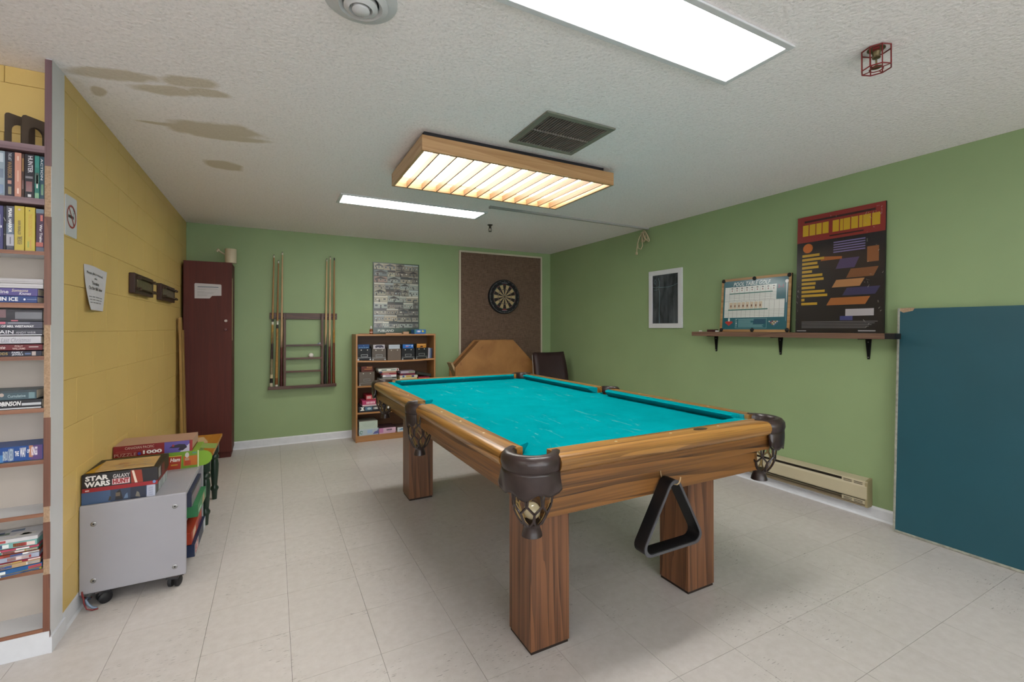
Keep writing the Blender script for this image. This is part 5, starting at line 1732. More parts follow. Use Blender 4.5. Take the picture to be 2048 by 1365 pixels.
# boxes on the cart
def d_blue(m, w, h):
    m.rect(-w * .5, w * .37, 0.0, h, '#4d6a96', -0.0008)
    m.rect(-w * .12, w * .37, 0.0, h, '#3a4a66', -0.0010)
    m.rect(w * .15, w * .37, 0.0, h, '#28324a', -0.0011)
    m.poly([(-w * .18, h * .1), (-w * .06, h * .1), (-w * .04, h * .75), (w * .01, h * .95), (w * .03, h * .6), (w * .05, h * .1)], '#2b2a30', -0.0013)
    m.rect(-w * .05, w * .01, h * .4, h * .7, '#7a6a55', -0.0015)
    m.poly([(-w * .15, h * .12), (-w * .12, h * .12), (-w * .11, h * .4), (-w * .13, h * .5)], '#4a4234', -0.0015)
    m.poly([(w * .06, h * .15), (w * .12, h * .15), (w * .11, h * .6), (w * .08, h * .45)], '#6f8aae', -0.0015)
    m.poly([(w * .22, h * .2), (w * .29, h * .1), (w * .27, h * .5), (w * .24, h * .6)], '#8a8478', -0.0015)
    m.rect(w * .38, w * .5, 0.0, h, '#c4c9dc', -0.0012)
    for q in range(8):
        m.rect(w * .40, w * .47, h * (.15 + q * .09), h * (.18 + q * .09), '#8b93b0', -0.0016)
b1x, b1y = -0.622, CTY0 + 0.024
t1 = game('puzzle_box', b1x, b1y, CZ1 - 0.0039, 0.262, 0.275, 0.056, '#4d6a96', 'blue castle picture puzzle box at the bottom of the cart stack', 'puzzle', draw=d_blue, top='#8f979c', side='#8f979c')
m = MB()
for q in range(5):
    m.add([(0.1316, 0.02 + q * 0.05, 0.006), (0.1316, 0.058 + q * 0.05, 0.006), (0.1316, 0.058 + q * 0.05, 0.050), (0.1316, 0.02 + q * 0.05, 0.050)], [(0, 1, 2, 3)], ['#5f5a58', '#b9c4c4', '#a8b4b4', '#c2cccc', '#b0bcbc'][q])
m.build('side_print', PRINT, t1)
def d_sw(m, w, h):
    m.rect(-w * .5, w * .5, 0, h * .22, '#b01f2a', -0.0008)
    m.rect(-w * .5, w * .5, h * .22, h, '#1f1a20', -0.0008)
    m.text('STAR', -w * .46, -w * .16, h * .62, h * .90, '#eceaea', -0.0014, 0.045)
    m.text('WARS', -w * .47, -w * .14, h * .28, h * .58, '#eceaea', -0.0014, 0.045)
    m.rect(-w * .115, w * .12, h * .28, h * .60, '#e9c3c6', -0.0011)
    m.text('GALAXY', -w * .105, w * .12, h * .64, h * .86, '#c9c2c4', -0.0014, 0.03)
    m.text('HUNT', -w * .105, w * .11, h * .31, h * .58, '#b0202c', -0.0014, 0.05)
    m.poly([(w * .14, h * .24), (w * .30, h * .24), (w * .28, h * .95), (w * .13, h * .98)], '#a8381f', -0.0011)
    m.poly([(w * .19, h * .24), (w * .225, h * .24), (w * .175, h * .96), (w * .145, h * .96)], '#f3dccb', -0.0015)
    m.disc(w * .455, h * .16, w * .022, h * .09, '#7f9fd8', -0.0016)
    m.rect(-w * .46, -w * .41, h * .06, h * .13, '#e6c8c8', -0.0014)
t2 = game('game_box', b1x + 0.006, b1y - 0.004, CZ1 + 0.0522, 0.268, 0.260, 0.080, '#1f1a20', 'black and red space adventure game box with white lettering', 'game box', draw=d_sw, top='#26201f', side='#8a1a22')
m = MB()
m.add([(0.1346, 0.01, 0.018), (0.1346, 0.07, 0.018), (0.1346, 0.07, 0.074), (0.1346, 0.01, 0.074)], [(0, 1, 2, 3)], '#3a3234')
m.add([(0.1350, 0.018, 0.024), (0.1350, 0.062, 0.024), (0.1350, 0.062, 0.068), (0.1350, 0.018, 0.068)], [(0, 1, 2, 3)], '#a8a2a2')
m.add([(0.1350, 0.085, 0.020), (0.1350, 0.15, 0.020), (0.1350, 0.15, 0.070), (0.1350, 0.085, 0.070)], [(0, 1, 2, 3)], '#7a2026')
m.build('side_print', PRINT, t2)
# loose boards on the open lid
o = MB().box(-0.105, 0.105, 0, 0.19, 0, 0.004).build('game_board', mat('tan_board', '#d3ad72', 0.6, var=0.12, vscale=20), None)
tag(place(o, (b1x + 0.018, b1y + 0.012, CZ1 + 0.1340), rz=0.05, ry=0.0145), 'tan printed game board lying on the black and red game box', 'game board')
m = MB()
rnd = random.Random(4)
for q in range(14):
    x, y = rnd.uniform(-.05, .07), rnd.uniform(.02, .16)
    m.add([(x, y, .0046), (x + rnd.uniform(.01, .05), y, .0046), (x + .03, y + .008, .0046), (x, y + .007, .0046)], [(0, 1, 2, 3)], rnd.choice(['#a86b4a', '#c98f5a', '#a89a8a', '#b5563f']))
m.build('board_print', PRINT, o)
o = MB().box(-0.022, 0.022, 0, 0.17, 0, 0.003).build('game_card', mat('yellow_card', '#d9a41e', 0.5), None)
tag(place(o, (b1x - 0.100, b1y + 0.015, CZ1 + 0.1323), rz=-0.12), 'yellow card strip lying on the black and red game box', 'card')

# green and red boxes further along
gyaw = 0.0
gx, gy = -0.564, 3.12
def d_green(m, w, h):
    m.rect(-w * .5, w * .5, 0, h, '#7fae2a', -0.0008)
    m.poly([(-w * .5, 0), (-w * .25, 0), (-w * .25, h * .5), (-w * .5, h * .25)], '#d9702a', -0.0010)
    pts = [(-w * .24, 0.0), (w * .28, 0.0), (w * .29, h * .80), (w * .16, h * .80), (w * .02, h * .94), (-w * .14, h * .80), (-w * .24, h * .78)]
    m.poly(pts, '#e6c24e', -0.0011)
    m.poly([(x * .97 + (0.002), z * .93) for x, z in pts], '#c23f22', -0.0014)
    m.disc(w * .02, h * .80, 0.005, 0.005, '#e8cf60', -0.0017)
    m.text('Ham', w * .15, w * .27, h * .45, h * .68, '#f4efe6', -0.0017, 0.03, 0.2)
    m.rect(w * .16, w * .24, h * .22, h * .30, '#e0a53a', -0.0017)
    m.rect(w * .31, w * .48, h * .14, h * .72, '#dc7a1e', -0.0014)
    m.disc(w * .355, h * .78, w * .025, h * .16, '#d4cfc8', -0.0018)
    m.rect(w * .325, w * .40, h * .18, h * .44, '#d1542a', -0.0019)
    m.rect(w * .33, w * .38, h * .46, h * .60, '#c9a68c', -0.0018)
    m.rect(w * .42, w * .47, h * .84, h * .92, '#5a9a8a', -0.0016)
    m.rect(-w * .47, -w * .40, h * .62, h * .70, '#dfe8c4', -0.0016)
    m.rect(w * .485, w * .5, 0, h, '#dfe6b0', -0.0018)
tg = game('game_box', gx, gy, CZ1 - 0.0039, 0.378, 0.22, 0.094, '#7fae2a', 'lime green children\'s game box with an open rounded flap', 'game box', rz=gyaw, draw=d_green, top='#9abf4a', side='#8fae4a')
pts = [(0.0, 0.0), (0.02, 0.0)] + [(0.02 + 0.045 * math.cos(a), 0.0425 + 0.0425 * math.sin(a)) for a in [-PI / 2 + k * PI / 10 for k in range(1, 11)]] + [(0, 0.085)]
fo = MB().prism(pts, 'y', 0, 0.0012).build('flap', mat('lime_card', '#8fbf2e', 0.5), tg)
place(fo, (0.188, 0.0, 0.004), rz=math.radians(10))
fo = MB().box(0, 0.075, 0, 0.12, 0, 0.0012).build('flap', mat('lime_card_inside', '#93ad5a', 0.6), tg)
place(fo, (0.188, 0.06, 0.092), ry=math.radians(8))
def d_cp(m, w, h):
    m.rect(-w * .5, w * .5, 0, h, '#9a1f22', -0.0008)
    m.text('CANADIAN PACIFIC', -w * .36, w * .00, h * .66, h * .88, '#e6c9b8', -0.0013, 0.0)
    m.rect(-w * .47, w * .09, h * .50, h * .54, '#b5574e', -0.0012)
    m.text('PUZZLE', -w * .49, -w * .22, h * .08, h * .34, '#d8b0a0', -0.0013, 0.0)
    m.rect(-w * .47, -w * .22, h * .38, h * .42, '#b5574e', -0.0012)
    m.disc(-w * .185, h * .22, h * .12, h * .14, '#4a4fae', -0.0013, 8)
    m.text('1000', -w * .14, w * .10, h * .14, h * .46, '#f2eeec', -0.0013, 0.04)
    m.rect(w * .13, w * .46, 0.0, h * .98, '#6a5cae', -0.0012)
    m.poly([(w * .33, 0.0), (w * .46, 0.0), (w * .46, h * .7)], '#c9c4d8', -0.0013)
    m.poly([(w * .19, h * .45), (w * .24, h * .62), (w * .32, h * .72), (w * .40, h * .66), (w * .43, h * .38), (w * .37, h * .12), (w * .31, h * .18), (w * .33, h * .40), (w * .25, h * .40)], '#2c2236', -0.0015)
    m.disc(w * .245, h * .62, w * .016, h * .11, '#b03a44', -0.0017)
    m.rect(w * .47, w * .5, 0, h, '#b52a2c', -0.0013)
game('puzzle_box', gx - 0.015, gy + 0.004, CZ1 + 0.0902, 0.347, 0.215, 0.062, '#9a1f22', 'red thousand piece railway puzzle box on the lime green game', 'puzzle', rz=gyaw, draw=d_cp, top='#c8a08a', side='#8a1a1e')

# boxes on the cart's shelves, sticking out of the open side
def side_game(y, z, w, d, h, xo, colour, label, draw, tilt=0.0, rz=0.0):
    t = thing('game_box', label, 'game box', (xo, y, z), PI / 2 + rz, tilt)
    MB().box(-w / 2, w / 2, 0, d, 0, h).build('carton', mat('sg' + colour, colour, 0.45), t, bevel=0.001, seg=1)
    m = MB()
    draw(m, w, h)
    m.build('front_print', PRINT, t)
    m = MB()
    m.add([(-w / 2 - .0006, 0, 0), (-w / 2 - .0006, d * .25, 0), (-w / 2 - .0006, d * .25, h), (-w / 2 - .0006, 0, h)], [(0, 1, 2, 3)], colour)
    return t
def d1(m, w, h):
    m.rect(-w * .5, w * .5, h * .75, h, '#1d2238', -0.0008)
    m.rect(-w * .5, w * .5, 0, h * .75, '#8f8d94', -0.0008)
    m.rect(-w * .3, w * .2, h * .2, h * .5, '#b08a94', -0.0012)
side_game(2.98, 0.330, 0.34, 0.25, 0.075, -0.368, '#4a5068', 'dark blue and grey game box, upper one inside the cart', d1, 0.0)
def d2(m, w, h):
    m.rect(-w * .5, w * .5, 0, h, '#4fa06a', -0.0008)
    m.poly([(0, h * .1), (w * .3, h * .1), (w * .25, h * .9), (w * .08, h * .8)], '#cdb48a', -0.0012)
    m.rect(-w * .4, -w * .1, h * .2, h * .4, '#bfe0c8', -0.0012)
side_game(2.99, 0.2685, 0.32, 0.26, 0.060, -0.345, '#3f8f5c', 'green game box under the dark blue one inside the cart', d2)
def d3(m, w, h):
    m.rect(-w * .5, w * .5, 0, h, '#d0492a', -0.0008)
    m.poly([(-w * .4, h * .2), (-w * .1, h * .3), (-w * .15, h * .9), (-w * .35, h * .8)], '#f0d0b0', -0.0012)
    m.rect(w * .1, w * .4, h * .1, h * .5, '#7a2a5a', -0.0012)
side_game(2.97, 0.146, 0.36, 0.26, 0.060, -0.366, '#c2482c', 'orange red game box on the lower shelf of the cart', d3)
def d4(m, w, h):
    m.rect(-w * .5, w * .5, 0, h, '#1f2c4c', -0.0008)
    m.rect(-w * .49, -w * .18, h * .08, h * .95, '#dfe4ea', -0.0012)
    m.rect(-w * .46, -w * .22, h * .15, h * .88, '#c23434', -0.0015)
    m.text('J', -w * .42, -w * .28, h * .25, h * .8, '#f0e6e6', -0.0018, 0.04)
    m.rect(w * .3, w * .5, 0, h, '#c9d2dc', -0.0012)
side_game(2.985, 0.0845, 0.40, 0.27, 0.060, -0.352, '#25355a', 'navy game box with a red and white logo at the bottom of the cart', d4)
# the end face of the lowest box shows the logo
o = MB().box(-0.0, 0.012, -0.001, 0.0, 0, 0.001)

# cable beside the cart
t = thing('cable', 'red and blue cable on the floor between cart and yellow wall', 'cable', (-0.735, 2.66, 0.0))
MB().tube([(-0.003, 0.090, 0.006), (-0.003, 0.040, 0.020), (-0.003, 0.012, 0.044), (-0.004, -0.004, 0.054), (-0.005, -0.0165, 0.060), (-0.006, -0.020, 0.085), (0.000, -0.024, 0.060), (0.004, -0.028, 0.035), (0.014, -0.034, 0.013), (0.032, -0.034, 0.004), (0.052, -0.030, 0.0032)], 0.003, 6).build('red_wire', mat('red_wire_pvc', '#8e2f33', 0.4), t, smooth=True)
MB().tube([(0.003, 0.045, 0.020), (0.003, 0.010, 0.042), (0.007, -0.020, 0.046), (0.016, -0.026, 0.030), (0.030, -0.026, 0.012), (0.046, -0.024, 0.0052)], 0.005, 6).build('blue_wire', mat('blue_grey_pvc', '#7f93ad', 0.4), t, smooth=True)

# ------------------------------------------------------------------ small pine table with green legs
TBX0, TBX1, TBY0, TBY1, TBZ = -0.735, -0.333, 3.395, 3.975, 0.462
t = thing('small_table', 'low honey pine table with dark green turned legs', 'table', ((TBX0 + TBX1) / 2, (TBY0 + TBY1) / 2, 0))
hx, hy = (TBX1 - TBX0) / 2, (TBY1 - TBY0) / 2
MB().box(-hx, hx, -hy, hy, TBZ - 0.020, TBZ).build('table_top', YTABLE, t, bevel=0.004)
DG = mat('dark_green_paint', '#1f3a2c', 0.35, spec=0.5)
MB().box(-hx + .03, hx - .03, -hy + .03, -hy + .048, TBZ - 0.085, TBZ - 0.02).build('apron', DG, t)
MB().box(-hx + .03, hx - .03, hy - .048, hy - .03, TBZ - 0.085, TBZ - 0.02).build('apron', DG, t)
MB().box(-hx + .03, -hx + .048, -hy + .048, hy - .048, TBZ - 0.085, TBZ - 0.02).build('apron', DG, t)
MB().box(hx - .048, hx - .03, -hy + .048, hy - .048, TBZ - 0.085, TBZ - 0.02).build('apron', DG, t)
legp = [(0.015, 0), (0.019, 0.06), (0.026, 0.075), (0.026, 0.085), (0.017, 0.10), (0.019, 0.115), (0.025, 0.20), (0.027, 0.25), (0.022, 0.285), (0.020, 0.29), (0.028, 0.30), (0.028, 0.312), (0.018, 0.325), (0.024, 0.34)]
for (x, y) in ((-hx + .045, -hy + .045), (hx - .045, -hy + .045), (-hx + .045, hy - .045), (hx - .045, hy - .045)):
    lg = MB().lathe(legp, 18, (x, y, 0)).build('leg', DG, t, smooth=True)
    MB().box(x - .026, x + .026, y - .026, y + .026, 0.338, TBZ - 0.02).build('leg_block', DG, lg, bevel=0.002)
o = MB().box(-0.11, 0.11, 0, 0.17, 0, 0.012).build('game_board', mat('cream_board', '#d8b88c', 0.6, var=0.06), None, bevel=0.001)
tag(place(o, (-0.50, 3.66, TBZ), rz=math.radians(14)), 'cream folded board lying on the pine table', 'game board')
o = MB().box(-0.05, 0.05, 0, 0.08, 0, 0.045).build('card_box', mat('pinkish_box', '#c9a39a', 0.6, var=0.1), None, bevel=0.001)
tag(place(o, (-0.66, 3.50, TBZ), rz=math.radians(8)), 'small pinkish box on the pine table beside the yellow wall', 'box')

# ------------------------------------------------------------------ built-in bookcase on the left
BX0, BX1, BY0, BY1 = -1.72, -0.757, 2.365, 2.505
t = thing('wall_bookcase', 'tall white bookcase with chipped brown edging full of paperbacks', 'bookcase', (0, 0, 0))
MB().box(BX1 - 0.018, BX1, BY0 + 0.003, YC + 0.0005, 0.0, H - 0.001).build('side_panel', WHITE, t)
MB().box(BX0, BX0 + 0.018, BY0 + 0.003, BY1, 0.0, H - 0.004).build('side_panel', WHITE, t)
MB().box(BX0, BX1 - 0.0205, BY1 - 0.006, BY1, 0.06, 1.87).build('back_panel', mat('cream_hardboard', '#c8beb4', 0.7, var=0.03, vscale=3), t)
segs = [(0.0, 0.30, EDGEW), (0.30, 0.36, CHIP), (0.36, 0.50, EDGEW), (0.50, 0.56, CHIP), (0.56, 0.90, EDGEW), (0.90, 1.255, CHIP), (1.255, 1.67, EDGEW), (1.67, 1.865, CHIP), (1.865, H - 0.006, MAUVEZ)]
for (z0, z1, mt) in segs:
    a, b = BX1 - 0.019, BX1 + (0.0006 if mt is not CHIP else -0.001)
    yy = BY0 if mt is not CHIP else BY0 + 0.002
    MB().box(a, b, yy, BY0 + 0.0035, z0, z1).build('edge_band', mt, t)
# shelves: front top and bottom edge heights
def zpix(py, px=42, y=BY0):
    d = _f + _r2 * ((px - 1024) / FPX) - _u2 * ((py - CYPX) / FPX)
    return CAMH + d.z * y / d.y
shelf_px = [(286, 300), (394, 406), (501, 508), (606, 616), (713.5, 721.5), (819.5, 828), (925, 933), (1033, 1040.5), (1147, 1153), (1268, 1275)]
SHZ = []
for k, (a, b) in enumerate(shelf_px):
    z1, z0 = zpix(a), zpix(b)
    z0 = min(z0, z1 - 0.014)
    SHZ.append(z1)
    MB().box(BX0 + 0.018, BX1 - 0.018, BY0 + 0.004, BY1 - 0.006, z0, z1).build('shelf', WHITE if k > 1 else mat('mauve_shelf', '#8d7076', 0.5), t)
    MB().box(BX0 + 0.018, BX1 - 0.0185, BY0 + 0.0005, BY0 + 0.0042, z0, z1).build('shelf_edging', EDGEX if k > 1 else MAUVEX, t)
MB().box(BX0, BX1, BY0 - 0.002, BY0 + 0.01, 0.0, SHZ[-1] - 0.014).build('toe_board', TRIMW, t)
m = MB().prism([(BX1, BY0 - .004), (BX1 + .008, BY0 - .004), (XL + .008, YC + .01), (XL, YC + .01), (BX1, BY1)], 'z', 0, 0.06)
structure(m.build('trim_1', TRIMW), 'white vinyl corner baseboard beside the tall bookcase')

# bookends
for k, (x, yy, a, lab) in enumerate([(-0.868, 2.436, 0.90, 'dark metal bookend with an arch cut-out standing on the top shelf'), (-0.822, 2.434, 0.95, 'pair of nested dark metal bookends beside the bookcase edge')]):
    t = thing('bookend', lab, 'bookend', (x, yy, SHZ[0]), a)
    BE = mat('bronze_metal', '#75665a', 0.4, 0.3)
    def plate(off, sc, nm):
        wv, hv = 0.047 * sc, 0.122 * sc
        out = [(-wv, 0), (-wv, hv - .012), (-wv + .004, hv - .004), (-wv + .012, hv), (wv - .012, hv), (wv - .004, hv - .004), (wv, hv - .012), (wv, 0)]
        inn = [(wv * .55, 0), (wv * .55, hv * .5)] + [(wv * .55 * math.cos(q * PI / 8), hv * .5 + wv * .55 * math.sin(q * PI / 8)) for q in range(1, 8)] + [(-wv * .55, hv * .5), (-wv * .55, 0)]
        # left half, right half and crown so that no face is self-touching
        m = MB().prism(out + inn, 'y', off, off + 0.0016)
        m.build(nm, BE, t)
    plate(0, 1.0, 'plate')
    if k == 1:
        plate(0.006, 0.97, 'plate')
    MB().box(-0.047, 0.047, -0.020, 0.002, 0, 0.0016).build('foot', BE, t)

# upright paperbacks
def spine_text(s, col, u0, u1, v0, v1, bold=0.012, rot=-90):
    return lambda m, w, h: m.text(s, -w / 2 + u0 * w, -w / 2 + u1 * w, v0 * h, v1 * h, col, -0.0007, bold, 0, rot)
def sp(*fns):
    def d(m, w, h):
        for f_ in fns:
            f_(m, w, h)
    return d
def blk(a, b, c, d_, col, lay=-0.0005):
    return lambda m, w, h: m.rect(-w / 2 + a * w, -w / 2 + b * w, c * h, d_ * h, col, lay)
def px2x(px, y=BY0 + 0.01):
    d = _f + _r2 * ((px - 1024) / FPX)
    return d.x * y / d.y
def upright(row_z, specs, hmax, yb):
    for (p0, p1, hf, c, lab, draw) in specs:
        x0, x1 = px2x(p0), px2x(p1)
        w, h = (x1 - x0) - 0.0008, hmax * hf
        o = MB().box(-w / 2, w / 2, 0, 0.105, 0, h).build('book', mat('ub' + c, c, 0.4), None, bevel=0.0008, seg=1)
        place(o, ((x0 + x1) / 2, yb, row_z))
        tag(o, lab, 'book')
        MB().box(-w / 2 + 0.0015, w / 2 - 0.0015, 0.003, 0.1045, h - 0.002, h + 0.0004).build('pages', PAGES, o)
        m = MB()
        draw(m, w, h)
        m.build('spine_print', GLOSS, o)
r1 = SHZ[1]
upright(r1, [
    (-38, -20, .97, '#6a3a34', 'brown paperback at the far end of the upper paperback row', sp(blk(.3, .7, .3, .8, '#c9a27a'))),
    (-20, 8, .98, '#9fb0c0', 'pale blue grey paperback on the shelf below the bookends', sp(blk(.2, .9, .75, .95, '#c9d6e2'), blk(.2, .9, .4, .6, '#7d8fa6'), blk(.1, .9, .05, .25, '#5f80b0'))),
    (8, 27, .985, '#2b2a3e', 'navy paperback with gold lettering on the shelf below the bookends', sp(spine_text('THE LAST', '#c9ced8', .35, .7, .80, .97), spine_text('WARRIOR', '#b08a52', .28, .75, .40, .78, .02), blk(.3, .7, .28, .36, '#c48a7a'), blk(.35, .7, .05, .22, '#7a6a3a'))),
    (27, 41, .985, '#e0a08c', 'peach coloured paperback on the shelf below the bookends', sp(blk(.4, .65, .82, .92, '#f2cfc0'), blk(.42, .62, .35, .6, '#efc4b0'), blk(.4, .65, .08, .2, '#f4d4c6'))),
    (41, 47, .97, '#4a2c22', 'narrow dark brown paperback beside the peach one', sp(blk(.2, .8, .6, .9, '#a87a3c'), blk(.2, .8, .2, .4, '#6a2a20'))),
    (47, 67, .98, '#241f2a', 'black paperback with white lettering and a red patch', sp(spine_text('HUNTER', '#d6d2da', .35, .85, .58, .96, .02), blk(.15, .8, .15, .38, '#7a2a34'), blk(.1, .85, .45, .5, '#7d7a84'), blk(.35, .7, .03, .09, '#c9c6cc'))),
    (67, 77.5, .97, '#2f8a7e', 'teal and green paperback beside the black one', sp(blk(.1, .9, .72, .97, '#2a9a90'), blk(.1, .9, .35, .6, '#3a5a50'), blk(.1, .9, .02, .14, '#5aa06a'), blk(.4, .7, .25, .55, '#cfd8d4'))),
    (77.5, 87.5, .965, '#27566a', 'dark teal paperback against the bookcase side panel', sp(spine_text('ACTION', '#d4dce0', .2, .7, .45, .95, .012), blk(.3, .8, .1, .35, '#3f8a5a'))),
], (zpix(303) - r1), BY0 + 0.012)
r2 = SHZ[2]
upright(r2, [
    (-30, -8, .95, '#7a2f3a', 'dark red paperback at the far end of the lower paperback row', sp(blk(.3, .7, .3, .8, '#d9b0a0'))),
    (-8, 5, .96, '#53508a', 'violet blue paperback beside the thin black one', sp(blk(.3, .6, .3, .8, '#8a88b8'), blk(.6, .8, .5, .55, '#e8e8f0'))),
    (5, 11, .96, '#17161c', 'thin black paperback with a white stroke', sp(lambda m, w, h: m.poly([(-w * .45, h * .74), (-w * .30, h * .74), (w * .4, h * .66), (w * .3, h * .65)], '#d9d4cc', -0.0006), lambda m, w, h: m.ring(0, h * .35, w * .2, w * .3, '#b8b4b0', -0.0006, 12))),
    (11, 27, .965, '#3f4868', 'navy paperback reading Pearl Harbor on its spine', sp(blk(0, 1, .6, 1, '#2e3454', -0.0004), blk(0, 1, .36, .6, '#5f728c', -0.00045), blk(0, 1, .10, .36, '#b4b4c2', -0.0004), spine_text('PEARL HARBOR', '#eef0f4', .28, .72, .40, .95, .03), blk(.45, .6, .14, .30, '#6a6a7a'), blk(.1, .9, .03, .09, '#3a3a48'))),
    (27, 47.5, .985, '#e0c851', 'bright yellow paperback with dark lettering', sp(lambda m, w, h: m.disc(0, h * .92, w * .12, w * .15, '#d9b9b0', -0.0006), spine_text('ANN RINALDI', '#6a5a28', .36, .66, .36, .68, .03), spine_text('TIME ENOUGH', '#6a5a28', .30, .80, .14, .32, .02))),
    (48.5, 69, .98, '#e3cd52', 'bright yellow paperback with pale orange lettering', sp(lambda m, w, h: m.disc(-w * .05, h * .92, w * .06, w * .1, '#4a4a3a', -0.0006), spine_text('THE GOLDEN ROAD', '#e8a83a', .36, .72, .32, .84, .0), blk(.25, .4, .08, .22, '#a8b84a'), blk(.52, .64, .05, .26, '#e0a848'))),
    (70.5, 87, .955, '#4f2f50', 'purple paperback reading War Trains on its spine', sp(blk(.0, 1., .9, 1., '#5f7890'), blk(.55, .85, .72, .86, '#d8685a'), spine_text('War Trains', '#e4dfe4', .45, .80, .22, .64, .02), blk(0, .9, .12, .22, '#c2503c'), blk(0, 1, .0, .1, '#4a4f6a'))),
], (zpix(410) - r2) , BY0 + 0.012)

# flat stacks; spine faces the room, right ends near the side panel
def flat(zrow, specs):
    """specs: (right px, top px, bottom px, colour, label, draw)"""
    for (pr, pt_, pb, c, lab, draw) in specs:
        z1, z0 = zpix(pt_, 42, BY0 + 0.008), zpix(pb, 42, BY0 + 0.008)
        xr = px2x(pr, BY0 + 0.008)
        L = 0.205
        h = z1 - z0
        o = MB().box(-L, 0, 0, 0.122, 0, h).build('book', mat('fb' + c, c, 0.4), None, bevel=0.0008, seg=1)
        place(o, (xr, BY0 + 0.008, z0))
        tag(o, lab, 'book')
        MB().box(-L + .002, 0.0006, 0.004, 0.1215, 0.002, h - 0.002).build('pages', PAGES, o)
        m = MB()
        draw(m, L, h)
        m.build('spine_print', GLOSS, o)
def ft(s, col, a, b, v0=.22, v1=.78, bold=.012, shear=0.0):      # a, b in px of the photograph, measured along the spine
    return lambda m, L, h: m.text(s, px2x(a, BY0 + .008) - XREF[0], px2x(b, BY0 + .008) - XREF[0], v0 * h, v1 * h, col, -0.0007, bold, shear)
def fb(col, a, b, v0, v1, lay=-0.0005):
    return lambda m, L, h: m.rect(max(-L, px2x(a, BY0 + .008) - XREF[0]), px2x(b, BY0 + .008) - XREF[0], v0 * h, v1 * h, col, lay)
XREF = [0]
def flat_one(pr, pt_, pb, c, lab, *fns):
    XREF[0] = px2x(pr, BY0 + 0.008)
    flat(0, [(pr, pt_, pb, c, lab, lambda m, L, h: [f_(m, L, h) for f_ in fns])])
flat_one(74, 592.5, 605.8, '#2c4a92', 'blue paperback reading Thin Ice lying at the bottom of its short stack', ft('THIN ICE', '#eef0f6', -18, 36, .24, .82, .025), ft('HARLEQUIN', '#9fb4dc', 54, 73, .42, .6, .01), lambda m, L, h: m.disc(px2x(49, BY0 + .008) - XREF[0], h * .5, .003, .004, '#d8e0f0', -0.0007))
flat_one(75, 577, 592, '#6358a0', 'purple paperback reading Someone Knows lying in a stack', ft('Someone', '#d8c8b8', 23, 56, .52, .9, .01, .3), ft('Knows', '#e2dde6', 38, 62, .12, .48, .012, .3), ft('Caroline', '#e2dde6', -30, 17, .28, .75, .012))
flat_one(86, 567.5, 576.5, '#cfccd0', 'white hardback lying on the purple paperback', fb('#b4b0b6', -60, 84, .4, .5))
flat_one(86, 557.5, 567, '#c3bfc2', 'white hardback on top of the short book stack', fb('#a9a5a8', -60, 84, .3, .42))
flat_one(84, 702.5, 713, '#23243a', 'navy paperback reading Family Jewels at the bottom of the tall flat stack', ft('FAMILY', '#d2d4e0', 24, 46, .54, .92, .015), ft('JEWELS', '#d2d4e0', 24, 47, .08, .48, .015), ft('WOODS', '#c9a832', -22, 16, .3, .75, .015), fb('#3f5f9a', 50, 62, .3, .6), fb('#b4a098', 64, 72, .1, .9))
flat_one(85, 689.5, 701, '#7a1f2c', 'dark red paperback lying second from the bottom of the tall flat stack', ft('POLLY', '#e0bcb8', 30, 46, .55, .88, .01), ft('WILLIAMS', '#e0bcb8', 25, 51, .12, .46, .01), ft('Fate', '#e6d0cc', -8, 11, .25, .8, .01, .3), fb('#e8dcda', 58, 77, .5, .6))
flat_one(82, 673, 687.5, '#c9c8d0', 'white paperback reading Last Christmas lying in the tall flat stack', ft('Last Christmas', '#8f8c9c', 2, 62, .18, .78, -.005, .35))
flat_one(85, 658.5, 671, '#4a4a58', 'slate grey paperback under the grey one in the tall flat stack', ft('CAPTAIN', '#e6e6ee', -45, 27, .25, .8, .0), ft('ANDY WEIR', '#b8b8c4', 32, 72, .25, .6, .0), fb('#e2e2e8', -60, 84, .0, .12))
flat_one(85, 643.5, 657.5, '#5a5a6c', 'grey paperback reading Death of Mrs. Westaway in the tall flat stack', ft('DEATH OF MRS. WESTAWAY', '#f0f0f4', -22, 68, .16, .46, .02), fb('#d04a6a', -30, 11, .62, .95), fb('#8a8a9a', 16, 60, .7, .85))
flat_one(85, 620, 643, '#35333c', 'thick dark hardback on top of the tall flat stack', fb('#6a2630', -60, 12, .3, 1.), fb('#c94a64', 22, 36, .0, .1), fb('#4f4d56', 30, 84, .2, .8))
flat_one(84, 800, 818, '#2b2c34', 'black and white hardback lying under the grey teal one', ft('ROBINSON', '#f0f0f2', -12, 43, .36, .86, .03, .2), fb('#c9ccd2', 44, 83, .35, .62), fb('#d9dbe0', -60, 83, .0, .12))
flat_one(73, 781, 799.5, '#4f6874', 'grey teal hardback lying on the black and white one', ft('Cumulative', '#b9d0d8', 16, 52, .25, .55, .005), fb('#7fa0a8', 58, 70, .1, .8), lambda m, L, h: m.disc(px2x(4, BY0 + .008) - XREF[0], h * .55, .006, .007, '#c9b8b0', -.0007), fb('#394a54', -60, 73, .75, 1.))
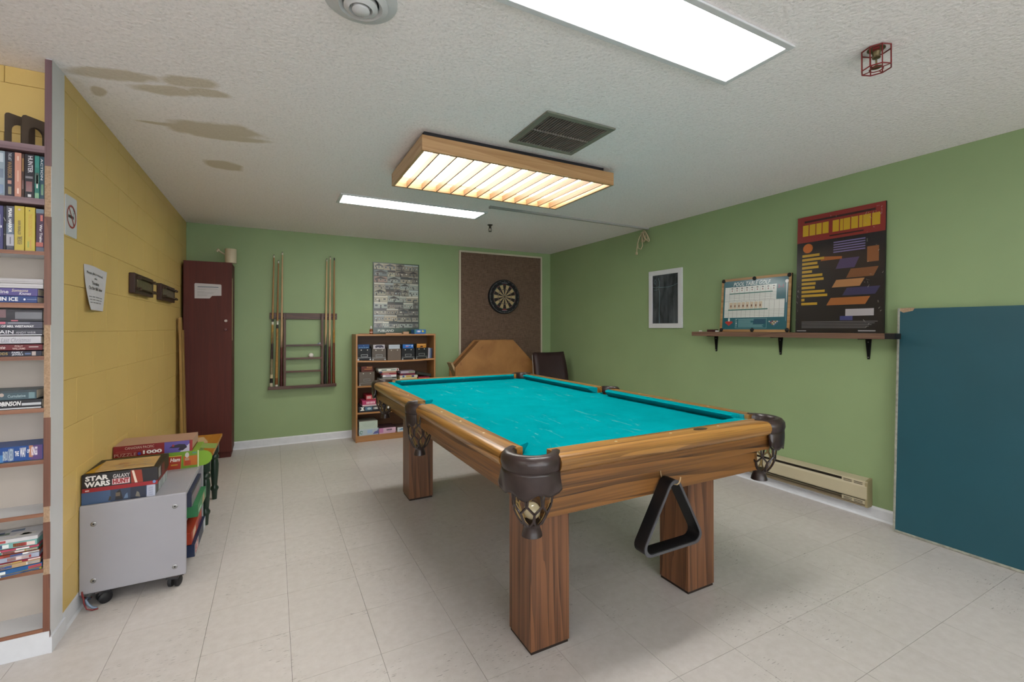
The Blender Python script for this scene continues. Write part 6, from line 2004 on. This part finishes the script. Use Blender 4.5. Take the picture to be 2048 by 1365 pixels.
flat_one(87, 893, 922.5, '#2458a8', 'thick bright blue paperback with white lettering and purple end', fb('#5f3f86', 62, 86, .0, 1.), fb('#c98a6a', 59, 67, .2, 1., -.0006), fb('#4a8fd8', -40, 8, .0, .5), ft('BRANDON', '#cfe0ea', 7, 17, .1, .75, .02), ft('SANDERSON', '#cfe0ea', 18, 28, .05, .9, .02), ft('THE', '#f0f0f6', 31, 39, .35, .68, .03), ft('WAY', '#f0f0f6', 41, 53, .25, .9, .03), ft('OF', '#f0f0f6', 55, 61, .5, .75, .03), ft('KINGS', '#efe6f2', 64, 76, .3, .9, .03))

# sagging pile of picture books, sticking out over the shelf
pile = [('#c9b04a', 'yellow picture book at the very bottom of the sagging pile', .010), ('#2f6fb4', 'blue picture book near the bottom of the sagging pile', .016), ('#d6b48a', 'tan picture book with a red spine in the sagging pile', .016), ('#a3243a', 'crimson picture book in the sagging pile', .008), ('#b7bfd6', 'pale lavender picture book in the sagging pile', .018), ('#a8452e', 'rust coloured picture book in the sagging pile', .010), ('#58a898', 'sea green picture book in the sagging pile', .010), ('#d05a74', 'pink picture book in the sagging pile', .008), ('#8fc8c4', 'thick aqua and white picture book on the sagging pile', .022), ('#d9d8dc', 'white booklet on top of the sagging pile', .014)]
z = SHZ[8] + 0.001
for k, (c, lab, hh) in enumerate(pile):
    L = 0.24 - 0.004 * k
    yaw = math.radians(26 - 3.0 * k + (4 if k % 2 else -3))
    o = MB().box(-L, 0, -0.06, 0.06, 0, hh - .0008).build('picture_book', mat('pb' + c, c, 0.4, var=0.1, vscale=20), None, bevel=0.0008, seg=1)
    place(o, (px2x(84, BY0) - 0.012, BY0 + 0.062, z), rz=yaw * 0.5)
    tag(o, lab, 'book')
    m = MB()
    rnd = random.Random(50 + k)
    for q in range(5):
        a = rnd.uniform(-L, -0.03)
        m.rect(a, min(-0.002, a + rnd.uniform(.02, .06)), hh * .15, hh * .75, rnd.choice(['#e9e6e0', '#f0d8d4', '#3f5fa0', '#d9c06a', '#c94a4a', '#e8f0f0']), -0.0605)
    for q in range(9):
        a, b = rnd.uniform(-L, -.05), rnd.uniform(-.05, .03)
        m.add([(a, b, hh - .0004), (a + .04, b, hh - .0004), (a + .035, b + .025, hh - .0004), (a, b + .02, hh - .0004)], [(0, 1, 2, 3)], rnd.choice(['#e9e6e0', '#7f9f8a', '#c94a4a', '#d9d2c8', '#5f7fae']))
    m.build('cover_print', GLOSS, o)
    z += hh
